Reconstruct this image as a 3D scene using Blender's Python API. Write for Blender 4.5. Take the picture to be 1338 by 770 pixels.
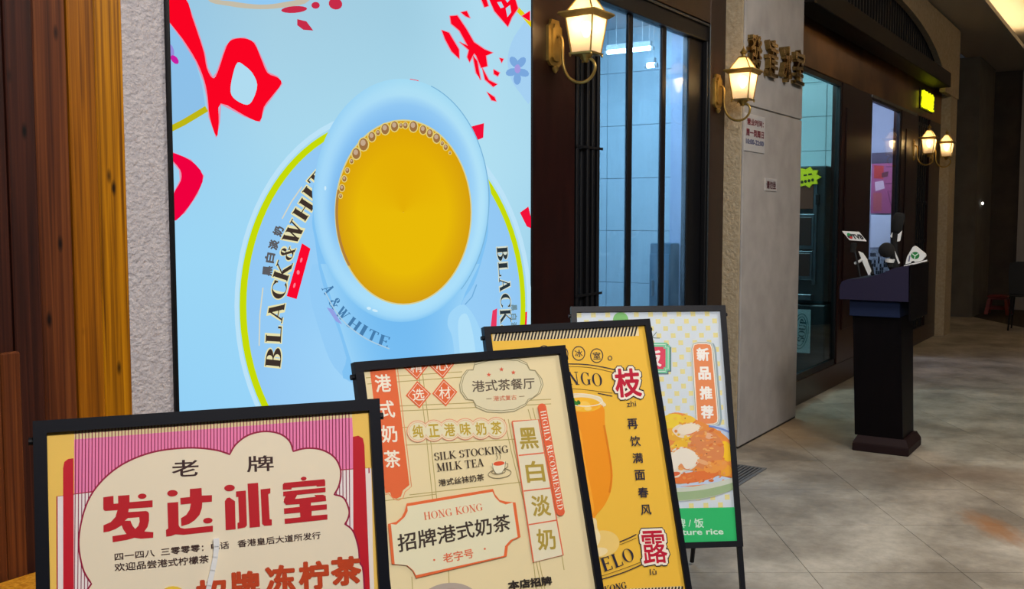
import bpy, math, random
from mathutils import Vector, Matrix
from mathutils.geometry import tessellate_polygon
random.seed(7)
for o in list(bpy.data.objects): bpy.data.objects.remove(o)
SC = bpy.context.scene
COL = SC.collection
V = Vector

# ------------------------------------------------------------------ camera
# world: X runs along the shop front (away to the right), Y into the shop, Z up
F, CX, CY, EYE = 1310.0, 669.0, 385.0, 1.5
PITCH = math.atan(98 / F)
YAW = math.atan(849 / F * math.cos(PITCH))
FW = V((math.cos(YAW) * math.cos(PITCH), math.sin(YAW) * math.cos(PITCH), -math.sin(PITCH)))
RT = V((math.sin(YAW), -math.cos(YAW), 0))
UP = RT.cross(FW)
EYEP = V((0, 0, EYE))
cam = bpy.data.cameras.new('camera'); cam.lens = F / 1338 * 36; cam.sensor_width = 36
cam.clip_start = 0.05; cam.clip_end = 200
co = bpy.data.objects.new('camera', cam); COL.objects.link(co)
co.matrix_world = Matrix.Translation(EYEP) @ Matrix((RT, UP, -FW)).transposed().to_4x4()
SC.camera = co

# ------------------------------------------------------------------ world, large lights, exposure
SC.view_settings.view_transform = 'Standard'; SC.view_settings.look = 'None'
SC.view_settings.exposure = 0.0; SC.view_settings.gamma = 1.0
SC.view_settings.use_curve_mapping = False
w = bpy.data.worlds.new('arcade_night'); SC.world = w; w.use_nodes = True
w.node_tree.nodes['Background'].inputs[0].default_value = (0.80, 0.86, 1.0, 1)
w.node_tree.nodes['Background'].inputs[1].default_value = 0.020
SC.cycles.use_denoising = True
SC.cycles.max_bounces = 8; SC.cycles.transparent_max_bounces = 16
SC.cycles.sample_clamp_indirect = 4.0
SC.cycles.caustics_reflective = False; SC.cycles.caustics_refractive = False

def area(name, loc, target, sx, sy, power, col):
    l = bpy.data.lights.new(name, 'AREA'); l.shape = 'RECTANGLE'; l.size = sx; l.size_y = sy
    l.energy = power; l.color = col
    o = bpy.data.objects.new(name, l); COL.objects.link(o); o.location = loc
    o.rotation_euler = (V(target) - V(loc)).to_track_quat('-Z', 'Y').to_euler()
    return o
# ceiling panel lights of the arcade
area('arcade_ceiling_light_near', (0.2, -0.9, 3.8), (1.6, 1.4, 0.4), 1.2, 0.6, 135, (1.0, 0.98, 0.98))
area('arcade_ceiling_light_mid', (4.6, -0.6, 3.85), (4.9, 0.2, 0), 1.4, 0.8, 112, (1.0, 0.95, 0.88))

area('fascia_streak_light', (16.6, 0.1, 4.3), (16.6, 0.1, 0), 3.4, 0.4, 5, (1.0, 0.80, 0.55))  # unseen lamp, added to give the bronze fascia its warm streak

# ------------------------------------------------------------------ helpers
def lin(v):
    v /= 255.0
    return v / 12.92 if v <= 0.04045 else ((v + 0.055) / 1.055) ** 2.4
def c3(*a):
    a = a[0] if len(a) == 1 else a
    return (lin(a[0]), lin(a[1]), lin(a[2]))
def ray(x, y): return FW + RT * ((x - CX) / F) + UP * ((CY - y) / F)
def at(x, y, X=None, Y=None, Z=None):
    """point of the place seen at (x, y) of the photograph, on a plane of known X, Y or Z"""
    d = ray(x, y)
    if X is not None: t = X / d.x
    elif Y is not None: t = Y / d.y
    else: t = (Z - EYE) / d.z
    return EYEP + d * t

MATS = {}
def pmat(name, col, rough=0.6, metal=0.0, col2=None, scale=8.0, stretch=(1, 1, 1), bump=0.0, bscale=None,
         emit=None, estr=0.0, spec=0.5, rnd=0.0, coord='Object', detail=4.0, contrast=(0.3, 0.7)):
    if name in MATS: return MATS[name]
    m = bpy.data.materials.new(name); m.use_nodes = True; MATS[name] = m
    nt = m.node_tree; b = nt.nodes['Principled BSDF']; L = nt.links.new; N = nt.nodes.new
    b.inputs['Base Color'].default_value = (*c3(col), 1)
    b.inputs['Roughness'].default_value = rough; b.inputs['Metallic'].default_value = metal
    b.inputs['Specular IOR Level'].default_value = spec
    if col2 is not None or bump:
        tc = N('ShaderNodeTexCoord'); mp = N('ShaderNodeMapping'); mp.inputs['Scale'].default_value = stretch
        if coord == 'World':
            g = N('ShaderNodeNewGeometry'); L(g.outputs['Position'], mp.inputs[0])
        else: L(tc.outputs[coord], mp.inputs[0])
        no = N('ShaderNodeTexNoise'); no.inputs['Scale'].default_value = scale; no.inputs['Detail'].default_value = detail
        L(mp.outputs[0], no.inputs[0])
        if col2 is not None:
            r = N('ShaderNodeValToRGB'); r.color_ramp.elements[0].position = contrast[0]; r.color_ramp.elements[1].position = contrast[1]
            r.color_ramp.elements[0].color = (*c3(col), 1); r.color_ramp.elements[1].color = (*c3(col2), 1)
            L(no.outputs[0], r.inputs[0]); out = r.outputs[0]
            if rnd:
                oi = N('ShaderNodeObjectInfo'); mr = N('ShaderNodeMapRange')
                mr.inputs[3].default_value = 1 - rnd; mr.inputs[4].default_value = 1 + rnd
                L(oi.outputs['Random'], mr.inputs[0])
                hs = N('ShaderNodeHueSaturation'); L(out, hs.inputs['Color']); L(mr.outputs[0], hs.inputs['Value']); out = hs.outputs[0]
            L(out, b.inputs['Base Color'])
        if bump:
            nb = no
            if bscale:
                nb = N('ShaderNodeTexNoise'); nb.inputs['Scale'].default_value = bscale; nb.inputs['Detail'].default_value = 3
                L(mp.outputs[0], nb.inputs[0])
            bp = N('ShaderNodeBump'); bp.inputs['Strength'].default_value = bump; bp.inputs['Distance'].default_value = 0.01
            L(nb.outputs[0], bp.inputs['Height']); L(bp.outputs[0], b.inputs['Normal'])
    if emit is not None:
        b.inputs['Emission Color'].default_value = (*c3(emit), 1); b.inputs['Emission Strength'].default_value = estr
    return m

def wood(name, dark, mid, light, rough=0.45, knots=True):
    m = bpy.data.materials.new(name); m.use_nodes = True; MATS[name] = m
    nt = m.node_tree; b = nt.nodes['Principled BSDF']; L = nt.links.new; N = nt.nodes.new
    g = N('ShaderNodeNewGeometry'); oi = N('ShaderNodeObjectInfo')
    off = N('ShaderNodeVectorMath'); off.operation = 'MULTIPLY_ADD'
    cmb = N('ShaderNodeCombineXYZ'); L(oi.outputs['Random'], cmb.inputs[2])
    L(cmb.outputs[0], off.inputs[0]); off.inputs[1].default_value = (0, 0, 9); L(g.outputs['Position'], off.inputs[2])
    mp = N('ShaderNodeMapping'); mp.inputs['Scale'].default_value = (95, 95, 1.3); L(off.outputs[0], mp.inputs[0])
    no = N('ShaderNodeTexNoise'); no.inputs['Scale'].default_value = 1.0; no.inputs['Detail'].default_value = 5; no.inputs['Distortion'].default_value = 0.6
    L(mp.outputs[0], no.inputs[0])
    r = N('ShaderNodeValToRGB'); e = r.color_ramp.elements
    e[0].position = 0.3; e[0].color = (*c3(dark), 1); e[1].position = 0.72; e[1].color = (*c3(light), 1)
    k = e.new(0.5); k.color = (*c3(mid), 1); L(no.outputs[0], r.inputs[0]); out = r.outputs[0]
    if knots:
        mk = N('ShaderNodeMapping'); mk.inputs['Scale'].default_value = (30, 30, 11); L(off.outputs[0], mk.inputs[0])
        vo = N('ShaderNodeTexVoronoi'); vo.inputs['Scale'].default_value = 0.55; L(mk.outputs[0], vo.inputs[0])
        kr = N('ShaderNodeValToRGB'); kr.color_ramp.elements[0].position = 0.05; kr.color_ramp.elements[1].position = 0.16
        L(vo.outputs['Distance'], kr.inputs[0])
        mx = N('ShaderNodeMix'); mx.data_type = 'RGBA'; mx.inputs['A'].default_value = (*[x * 0.12 for x in c3(dark)], 1)
        L(kr.outputs[0], mx.inputs['Factor']); L(out, mx.inputs['B']); out = mx.outputs['Result']
    L(out, b.inputs['Base Color']); b.inputs['Roughness'].default_value = rough; b.inputs['Specular IOR Level'].default_value = 0.22
    bp = N('ShaderNodeBump'); bp.inputs['Strength'].default_value = 0.15; bp.inputs['Distance'].default_value = 0.003
    L(no.outputs[0], bp.inputs['Height']); L(bp.outputs[0], b.inputs['Normal'])
    return m

def glass(name, tint, clear=0.85, gloss_rough=0.02, ior=1.5, haze=0.0, haze_col=(200, 220, 240)):
    """thin pane: clear part tinted, the rest mirror by Fresnel, plus a hazy dusty film"""
    m = bpy.data.materials.new(name); m.use_nodes = True; MATS[name] = m
    nt = m.node_tree; nt.nodes.remove(nt.nodes['Principled BSDF']); L = nt.links.new; N = nt.nodes.new
    out = nt.nodes['Material Output']
    tr = N('ShaderNodeBsdfTransparent'); tr.inputs[0].default_value = (*[x * clear for x in c3(tint)], 1)
    gl = N('ShaderNodeBsdfGlossy'); gl.inputs['Roughness'].default_value = gloss_rough
    lw = N('ShaderNodeLayerWeight'); lw.inputs[0].default_value = 0.5
    pw = N('ShaderNodeMath'); pw.operation = 'POWER'; pw.inputs[1].default_value = 5.0; L(lw.outputs['Facing'], pw.inputs[0])
    fr = N('ShaderNodeMath'); fr.operation = 'MULTIPLY_ADD'; fr.inputs[1].default_value = 0.5; fr.inputs[2].default_value = 0.02; L(pw.outputs[0], fr.inputs[0])
    mx = N('ShaderNodeMixShader'); L(fr.outputs[0], mx.inputs[0]); L(tr.outputs[0], mx.inputs[1]); L(gl.outputs[0], mx.inputs[2])
    last = mx
    if haze:
        g = N('ShaderNodeNewGeometry'); mp = N('ShaderNodeMapping'); mp.inputs['Scale'].default_value = (9, 9, 1.6); L(g.outputs['Position'], mp.inputs[0])
        no = N('ShaderNodeTexNoise'); no.inputs['Scale'].default_value = 1.0; no.inputs['Detail'].default_value = 6; L(mp.outputs[0], no.inputs[0])
        mr = N('ShaderNodeMapRange'); mr.inputs[1].default_value = 0.4; mr.inputs[2].default_value = 0.75; mr.inputs[3].default_value = haze * 0.5; mr.inputs[4].default_value = haze * 1.5
        L(no.outputs[0], mr.inputs[0])
        tl = N('ShaderNodeBsdfTranslucent'); tl.inputs[0].default_value = (*c3(haze_col), 1)
        m2 = N('ShaderNodeMixShader'); L(mr.outputs[0], m2.inputs[0]); L(mx.outputs[0], m2.inputs[1]); L(tl.outputs[0], m2.inputs[2]); last = m2
    L(last.outputs[0], out.inputs[0])
    return m

class MB:
    """collects shapes into one mesh"""
    def __init__(s): s.v = []; s.f = []
    def add(s, v, f):
        n = len(s.v); s.v += [tuple(p) for p in v]; s.f += [tuple(i + n for i in q) for q in f]; return s
    def box(s, x0, x1, y0, y1, z0, z1, b=0.0):
        if x0 > x1: x0, x1 = x1, x0
        if y0 > y1: y0, y1 = y1, y0
        if z0 > z1: z0, z1 = z1, z0
        b = min(b, (x1 - x0) * .45, (y1 - y0) * .45, (z1 - z0) * .45)
        if b <= 0:
            v = [(x, y, z) for z in (z0, z1) for y in (y0, y1) for x in (x0, x1)]
            return s.add(v, [(0, 2, 3, 1), (4, 5, 7, 6), (0, 1, 5, 4), (2, 6, 7, 3), (0, 4, 6, 2), (1, 3, 7, 5)])
        # chamfered box: one inset quad per side joined by bevel strips
        v = []; idx = {}
        for sx in (0, 1):
            for sy in (0, 1):
                for sz in (0, 1):
                    X, Y, Z = (x0, x1)[sx], (y0, y1)[sy], (z0, z1)[sz]
                    ix, iy, iz = (b, -b)[sx], (b, -b)[sy], (b, -b)[sz]
                    for ax, p in (('x', (X, Y + iy, Z + iz)), ('y', (X + ix, Y, Z + iz)), ('z', (X + ix, Y + iy, Z))):
                        idx[(sx, sy, sz, ax)] = len(v); v.append(p)
        f = []
        I = lambda a, b_, c, ax: idx[(a, b_, c, ax)]
        for q in (0, 1):
            f.append([I(q, 0, 0, 'x'), I(q, 1, 0, 'x'), I(q, 1, 1, 'x'), I(q, 0, 1, 'x')])
            f.append([I(0, q, 0, 'y'), I(1, q, 0, 'y'), I(1, q, 1, 'y'), I(0, q, 1, 'y')])
            f.append([I(0, 0, q, 'z'), I(1, 0, q, 'z'), I(1, 1, q, 'z'), I(0, 1, q, 'z')])
            for r in (0, 1):
                f.append([I(q, r, 0, 'x'), I(q, r, 1, 'x'), I(q, r, 1, 'y'), I(q, r, 0, 'y')])
                f.append([I(q, 0, r, 'x'), I(q, 1, r, 'x'), I(q, 1, r, 'z'), I(q, 0, r, 'z')])
                f.append([I(0, q, r, 'y'), I(1, q, r, 'y'), I(1, q, r, 'z'), I(0, q, r, 'z')])
                for t in (0, 1): f.append([I(q, r, t, 'x'), I(q, r, t, 'y'), I(q, r, t, 'z')])
        cen = V(((x0 + x1) / 2, (y0 + y1) / 2, (z0 + z1) / 2))
        g = []
        for q in f:
            a, b2, c = (V(v[i]) for i in q[:3]); n = (b2 - a).cross(c - a); m = sum((V(v[i]) for i in q), V()) / len(q)
            g.append(tuple(q) if n.dot(m - cen) >= 0 else tuple(reversed(q)))
        return s.add(v, g)
    def obox(s, c, ax, ay, az, hx, hy, hz):
        c = V(c); ax, ay, az = V(ax), V(ay), V(az)
        v = [c + ax * (hx * i) + ay * (hy * j) + az * (hz * k) for k in (-1, 1) for j in (-1, 1) for i in (-1, 1)]
        return s.add(v, [(0, 2, 3, 1), (4, 5, 7, 6), (0, 1, 5, 4), (2, 6, 7, 3), (0, 4, 6, 2), (1, 3, 7, 5)])
    def frustum(s, c0, hx0, hy0, c1, hx1, hy1):
        v = [(c0[0] + i * hx0, c0[1] + j * hy0, c0[2]) for j in (-1, 1) for i in (-1, 1)]
        v += [(c1[0] + i * hx1, c1[1] + j * hy1, c1[2]) for j in (-1, 1) for i in (-1, 1)]
        return s.add(v, [(0, 2, 3, 1), (4, 5, 7, 6), (0, 1, 5, 4), (2, 6, 7, 3), (0, 4, 6, 2), (1, 3, 7, 5)])
    def tube(s, pts, r, n=8, cap=True):
        pts = [V(p) for p in pts]; rs = r if isinstance(r, (list, tuple)) else [r] * len(pts)
        v = []; f = []; ref = None
        for i, p in enumerate(pts):
            t = (pts[min(i + 1, len(pts) - 1)] - pts[max(i - 1, 0)]).normalized()
            if ref is None:
                ref = V((0, 0, 1)) if abs(t.z) < 0.9 else V((1, 0, 0))
            a = t.cross(ref).normalized(); b = t.cross(a).normalized(); ref = -b if (-b).dot(ref) > 0 else b
            b = a.cross(t)
            for k in range(n):
                q = 2 * math.pi * k / n; v.append(p + (a * math.cos(q) + b * math.sin(q)) * rs[i])
            if i:
                o = (i - 1) * n
                f += [(o + k, o + n + k, o + n + (k + 1) % n, o + (k + 1) % n) for k in range(n)]
        if cap: f += [tuple(range(n)), tuple(reversed(range(len(v) - n, len(v))))]
        return s.add(v, f)
    def lathe(s, prof, c=(0, 0, 0), n=20):
        v = []; f = []
        for r, z in prof: v += [(c[0] + r * math.cos(2 * math.pi * k / n), c[1] + r * math.sin(2 * math.pi * k / n), c[2] + z) for k in range(n)]
        for i in range(len(prof) - 1): f += [(i * n + k, i * n + (k + 1) % n, (i + 1) * n + (k + 1) % n, (i + 1) * n + k) for k in range(n)]
        f += [tuple(reversed(range(n))), tuple(range(len(v) - n, len(v)))]
        return s.add(v, f)
    def prism(s, poly, fn0, fn1):
        """2-D outline extruded between two maps of (a, b) into space"""
        n = len(poly); v = [fn0(*p) for p in poly] + [fn1(*p) for p in poly]
        tri = tessellate_polygon([[V((p[0], p[1], 0)) for p in poly]])
        f = [tuple(t) for t in tri] + [tuple(i + n for i in reversed(t)) for t in tri]
        f += [(i, (i + 1) % n, n + (i + 1) % n, n + i) for i in range(n)]
        return s.add(v, f)

def mesh(name, mb, mat, smooth=False):
    me = bpy.data.meshes.new(name); me.from_pydata(mb.v, [], mb.f); me.update()
    import bmesh
    bm = bmesh.new(); bm.from_mesh(me); bmesh.ops.recalc_face_normals(bm, faces=bm.faces); bm.to_mesh(me); bm.free()
    me.materials.append(MATS[mat] if isinstance(mat, str) else mat)
    if smooth:
        for p in me.polygons: p.use_smooth = True
    return me
def obj(name, mb, mat, parent=None, loc=None, smooth=False):
    """one mesh object; under a parent its vertices are given relative to the thing's base"""
    o = bpy.data.objects.new(name, mesh(name, mb, mat, smooth)); COL.objects.link(o)
    if parent: o.parent = parent
    if loc: o.location = loc
    return o
def tag(o, label, cat, group=None):
    o['label'] = label; o['category'] = cat
    if group: o['group'] = group
    return o
def thing(name, label, cat, loc=(0, 0, 0), rz=0.0, group=None):
    o = bpy.data.objects.new(name, None); COL.objects.link(o); o.location = loc; o.rotation_euler = (0, 0, rz)
    o.empty_display_size = 0.1
    return tag(o, label, cat, group)
def struct(name, mb, mat, label=None):
    o = obj(name, mb, mat); o['kind'] = 'structure'
    if label: o['label'] = label
    return o
def copy_tree(o, parent=None):
    c = o.copy(); COL.objects.link(c); c.parent = parent
    for ch in list(o.children): copy_tree(ch, c)
    return c

# ------------------------------------------------------------------ materials
pmat('plaster', (196, 190, 192), 0.9, col2=(176, 170, 174), scale=40, bump=1.0, bscale=75, coord='World')
pmat('pillar_paint', (172, 169, 168), 0.8, col2=(156, 153, 152), scale=6, bump=0.08, bscale=160, coord='World')
pmat('pillar_stucco', (186, 172, 146), 0.9, col2=(166, 150, 122), scale=30, bump=0.7, bscale=55, coord='World')
pmat('maroon_wood', (38, 14, 11), 0.3, col2=(25, 9, 8), scale=3, stretch=(6, 6, 1), coord='World', spec=0.32)
pmat('black_metal', (11, 12, 16), 0.45, metal=0.0, spec=0.3)
pmat('black_paint', (14, 14, 17), 0.5)
pmat('stand_black', (11, 13, 22), 0.45, spec=0.3)
pmat('stone', (176, 168, 154), 0.45, col2=(124, 116, 104), scale=2.3, bump=0.1, bscale=40, coord='World', rnd=0.10, detail=9, contrast=(0.35, 0.65))
pmat('joint', (62, 58, 52), 0.95, spec=0.1)
pmat('ceiling_paint', (214, 206, 190), 0.85)
pmat('dark_wall', (70, 62, 55), 0.85, col2=(58, 51, 46), scale=4, coord='World')
pmat('far_panel', (96, 92, 82), 0.85, col2=(84, 80, 72), scale=4, coord='World')
pmat('pale_wall', (150, 148, 150), 0.85)
pmat('brass', (176, 146, 78), 0.34, metal=0.65, col2=(146, 116, 54), scale=20)
pmat('gold', (176, 148, 92), 0.22, metal=1.0, col2=(120, 96, 56), scale=30)
pmat('white_plastic', (226, 226, 224), 0.4)
pmat('white_acrylic', (190, 188, 188), 0.3)
pmat('tile', (205, 222, 226), 0.25, spec=0.5)
pmat('grout', (120, 132, 140), 0.9)
pmat('steel', (140, 145, 150), 0.35, metal=1.0, col2=(110, 114, 118), scale=12)
pmat('steel_dark', (60, 66, 70), 0.4, metal=0.6)
pmat('foam', (12, 12, 13), 0.95)
pmat('lectern_wood', (12, 8, 10), 0.5, col2=(9, 6, 8), scale=3, stretch=(8, 8, 1), spec=0.08)
pmat('lectern_top', (36, 32, 56), 0.7, spec=0.2)
pmat('lectern_blue', (20, 32, 62), 0.7, spec=0.2)
pmat('lectern_base', (30, 11, 13), 0.6, spec=0.25)
pmat('red_plastic', (104, 12, 18), 0.5)
pmat('grate', (112, 114, 116), 0.5, metal=0.3)
wood('wood_dark', (34, 14, 10), (52, 23, 15), (72, 34, 21), 0.5)
wood('wood_red', (62, 28, 12), (92, 46, 20), (116, 64, 28), 0.5)
wood('wood_gold', (100, 56, 2), (166, 106, 4), (202, 138, 14), 0.42)
wood('wood_brown', (86, 44, 4), (140, 82, 6), (172, 108, 14), 0.45)
wood('bench_wood', (170, 104, 20), (206, 140, 36), (228, 168, 60), 0.4, knots=False)
# fine speckle of the stone
def speckle(mat, scale, lo, hi):
    nt = MATS[mat].node_tree; b = nt.nodes['Principled BSDF']; N = nt.nodes.new; L = nt.links.new
    src = b.inputs['Base Color'].links[0].from_socket; g = N('ShaderNodeNewGeometry')
    no = N('ShaderNodeTexNoise'); no.inputs['Scale'].default_value = scale; no.inputs['Detail'].default_value = 8; no.inputs['Roughness'].default_value = .7
    L(g.outputs['Position'], no.inputs[0])
    mr = N('ShaderNodeMapRange'); mr.inputs[1].default_value = .3; mr.inputs[2].default_value = .7; mr.inputs[3].default_value = lo; mr.inputs[4].default_value = hi
    L(no.outputs[0], mr.inputs[0]); hs = N('ShaderNodeHueSaturation'); L(src, hs.inputs['Color']); L(mr.outputs[0], hs.inputs['Value']); L(hs.outputs[0], b.inputs['Base Color'])
speckle('stone', 14, .78, 1.18)
glass('pane_window', (196, 222, 240), 0.92, haze=0.10)
glass('pane_door', (204, 236, 240), 0.95)
glass('pane_clear', (222, 226, 240), 0.95)
glass('pane_dark', (150, 160, 180), 0.6)
# ------------------------------------------------------------------ the setting: floor
YF, YP, YR = 2.40, 2.272, 2.412        # shop front, pillar face, recessed entrance
struct('floor', MB().box(-3, 19.2, -6, 3.4, -0.10, -0.022), 'joint')
FLOOR = bpy.data.objects['floor']
FLOOR['label'] = 'grey stone slab paving of the arcade walkway'
slab = mesh('paving_slab', MB().box(-0.3236, 0.3236, -0.3286, 0.3286, -0.0221, 0.0), 'stone')
FH = V((math.cos(YAW), math.sin(YAW), 0))
nslab = 0
for j in range(-4, 24):
    for i in range(-6, 9):
        d = 4.17 + 0.66 * (j + 0.5); s = 1.267 + 0.65 * (i + 0.5)
        p = FH * d + RT * s
        ys = [p.y + a * 0.325 * RT.y + b * 0.33 * FH.y for a in (-1, 1) for b in (-1, 1)]
        if (min(ys) > 2.40 and p.x < 14) or min(ys) > 3.3 or p.x > 18.9 or p.x < -1.2 or p.y < -3.2: continue
        if s / max(d, .1) > 0.95 or nslab >= 300: continue
        o = bpy.data.objects.new('paving_slab', slab); COL.objects.link(o); o.parent = FLOOR
        o.location = (p.x, p.y, random.uniform(-0.0002, 0.0)); o.rotation_euler = (0, 0, YAW - math.pi / 2); nslab += 1

# rust and toned patches with shapes of their own, worked into the stone
def tint_patch(mat, px, py, rx, ry, col, amt):
    m = MATS[mat]; nt = m.node_tree; b = nt.nodes['Principled BSDF']; L = nt.links.new; N = nt.nodes.new
    src = b.inputs['Base Color'].links[0].from_socket; p = at(px, py, Z=0)
    g = N('ShaderNodeNewGeometry'); mp = N('ShaderNodeMapping'); mp.vector_type = 'TEXTURE'
    mp.inputs['Location'].default_value = p; mp.inputs['Rotation'].default_value = (0, 0, YAW - math.pi / 2); mp.inputs['Scale'].default_value = (rx, ry, 1)
    L(g.outputs['Position'], mp.inputs[0])
    no = N('ShaderNodeTexNoise'); no.inputs['Scale'].default_value = 3; no.inputs['Detail'].default_value = 6; L(mp.outputs[0], no.inputs[0])
    ln = N('ShaderNodeVectorMath'); ln.operation = 'LENGTH'; L(mp.outputs[0], ln.inputs[0])
    ad = N('ShaderNodeMath'); ad.operation = 'ADD'; L(ln.outputs['Value'], ad.inputs[0]); L(no.outputs[0], ad.inputs[1])
    mr = N('ShaderNodeMapRange'); mr.inputs[1].default_value = 0.75; mr.inputs[2].default_value = 1.5; mr.inputs[3].default_value = amt; mr.inputs[4].default_value = 0
    L(ad.outputs[0], mr.inputs[0])
    mx = N('ShaderNodeMix'); mx.data_type = 'RGBA'; mx.inputs['B'].default_value = (*c3(col), 1)
    L(mr.outputs[0], mx.inputs['Factor']); L(src, mx.inputs['A']); L(mx.outputs['Result'], b.inputs['Base Color'])
tint_patch('stone', 1300, 690, 0.12, 0.35, (150, 96, 48), 0.75)
tint_patch('stone', 1040, 560, 0.75, 0.8, (150, 122, 82), 0.6)
tint_patch('stone', 1130, 620, 0.5, 0.3, (96, 84, 74), 0.5)
tint_patch('stone', 1290, 620, 0.6, 0.25, (122, 100, 84), 0.45)
tint_patch('stone', 1020, 640, 0.5, 0.2, (108, 104, 98), 0.5)

# drain grate beside the pillar
gr = thing('drain_grate', 'dark metal drain grate in the paving beside the pillar', 'grate', (5.50, 1.94, 0.0))
m = MB().box(-0.62, 0.33, 0, 0.02, 0, 0.006).box(-0.62, 0.33, 0.17, 0.19, 0, 0.006).box(-0.62, -0.6, 0.02, 0.17, 0, 0.006).box(0.31, 0.33, 0.02, 0.17, 0, 0.006)
obj('rim', m, 'grate', gr)
obj('pit', MB().box(-0.6, 0.31, 0.02, 0.17, 0.0005, 0.001), 'black_paint', gr)
for k in range(6):
    y = 0.034 + k * 0.0235; obj('bar', MB().box(-0.6, 0.31, y - 0.0055, y + 0.0055, 0.001, 0.006, 0.001), 'grate', gr)

# ------------------------------------------------------------------ wood clad wall on the left, bench
W = struct('wall_left', MB().box(-1.2, 1.752, 2.42, 2.56, 0, 4.2), 'wood_dark')
W['label'] = 'wall clad in upright planks of dark and golden wood'
def X_at(px, py, Y): return at(px, py, Y=Y).x
edges = [-0.6, -0.1, 0.25, 0.55, 0.8, 1.0, 1.18, 1.33, X_at(10, 200, 2.39), X_at(48, 200, 2.39), X_at(92, 200, 2.39), X_at(128, 200, 2.39), 1.752]
wm = ['wood_dark'] * 9 + ['wood_dark', 'wood_gold', 'wood_gold']
wm[9] = 'wood_red'; wm[10] = 'wood_brown'
for k in range(len(edges) - 1):
    y0 = 2.388 + (0.004 if k % 2 else 0)
    obj('plank', MB().box(edges[k] + 0.0015, edges[k + 1] - 0.0015, y0, 2.42, 0, 4.15, 0.003), wm[k], W)
lp = at(26, 459, Y=2.37)
for k, (a, b) in enumerate(((0.6, 0.9), (0.9, 1.18), (1.18, X_at(5, 600, 2.37)), (X_at(5, 600, 2.37), lp.x))):
    obj('plank', MB().box(a + 0.001, b - 0.001, 2.366, 2.387, 0, lp.z, 0.004), 'wood_red', W)
bz = at(20, 752, Y=2.37).z
be = thing('wooden_bench', 'golden wooden bench ledge along the foot of the plank wall', 'bench', (0.9, 2.2, 0))
obj('seat', MB().box(-1.3, 0.80, -0.24, 0.155, bz - 0.045, bz, 0.006), 'bench_wood', be)
for x in (-1.2, -0.2, 0.7): obj('leg', MB().box(x - 0.03, x + 0.03, -0.2, -0.14, 0, bz - 0.045, 0.004), 'bench_wood', be)
obj('back_rail', MB().box(-1.3, 0.80, 0.12, 0.15, bz - 0.12, bz - 0.045, 0.004), 'bench_wood', be)

# ------------------------------------------------------------------ plaster wall that carries the light box
W = struct('wall_front', MB().box(1.752, 3.868, YF, 2.58, 0, 4.2), 'plaster'); W['label'] = 'rough white stucco wall around the light box'
for n, (a, b, z0, z1) in enumerate(((3.868, 4.266, 0, 4.2), (5.975, 6.235, 0, 4.2), (4.266, 5.975, 2.712, 4.2), (4.266, 5.975, 0, 0.10))):
    o = struct('trim_%d' % (n + 1), MB().box(a, b, 2.396, 2.50, z0, z1, 0.002), 'maroon_wood')
    o['label'] = ('dark maroon wood board right of the light box', 'dark maroon wood board beside the pillar', 'dark maroon wood board above the shop window', 'dark maroon wood sill under the shop window')[n]

# ------------------------------------------------------------------ shop window
W = struct('window_1', MB().box(4.266, 5.975, 2.402, 2.47, 2.597, 2.711, 0.004).box(5.72, 5.975, 2.43, 2.47, 0.1, 2.597, 0.004)
           .box(5.93, 5.975, 2.396, 2.43, 0.1, 2.597, 0.004).box(4.55, 5.72, 2.402, 2.47, 0.1, 0.18, 0.004), 'black_metal')
W['label'] = 'black framed shop window with three bluish panes'
obj('bead', MB().box(5.955, 5.968, 2.388, 2.396, 0.1, 2.70, 0.002).box(4.30, 5.955, 2.388, 2.396, 2.687, 2.70, 0.002), 'steel_dark', W)
mull = [(X_at(820, 200, 2.43), X_at(826, 200, 2.43)), (X_at(864, 200, 2.43), X_at(869.5, 200, 2.43))]
for a, b in mull: obj('mullion', MB().box(a, b, 2.430, 2.448, 0.18, 2.597, 0.003), 'black_metal', W)
for a, b in ((4.55, mull[0][0]), (mull[0][1], mull[1][0]), (mull[1][1], 5.72)): obj('pane', MB().box(a, b, 2.437, 2.441, 0.18, 2.597), 'pane_window', W)
# folded black security shutter on the left of the window
sh = thing('folding_shutter', 'black folded metal shutter with narrow upright slats beside the window', 'shutter', (4.40, 2.42, 0.1))
n = 11
for k in range(n):
    x = -0.130 + k * 0.0268
    y = -0.014 if k % 2 else 0.006
    if k == 3: continue
    obj('slat', MB().box(x - 0.0125, x + 0.0125, y - 0.012, y + 0.028, 0, 2.495, 0.004), 'black_metal', sh)
for z in (0.35, 1.02, 1.75): obj('hinge_bar', MB().box(-0.13, 0.148, -0.03, -0.024, z, z + 0.012), 'black_metal', sh)

# ------------------------------------------------------------------ pillar between window and entrance
W = struct('wall_pillar', MB().box(6.236, 7.470, YP + 0.014, 2.55, 0, 4.2), 'pillar_stucco'); W['label'] = 'broad pale grey pillar between the window and the entrance'
obj('cladding_panel', MB().box(6.250, 7.477, YP, YP + 0.014, 0.012, 2.232, 0.003), 'pillar_paint', W)
obj('cladding_panel', MB().box(6.250, 7.477, YP, YP + 0.014, 2.240, 4.2, 0.003), 'pillar_paint', W)
obj('skirting_joint', MB().box(6.25, 7.477, YP + 0.003, YP + 0.014, 0, 0.012), 'black_paint', W)

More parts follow.
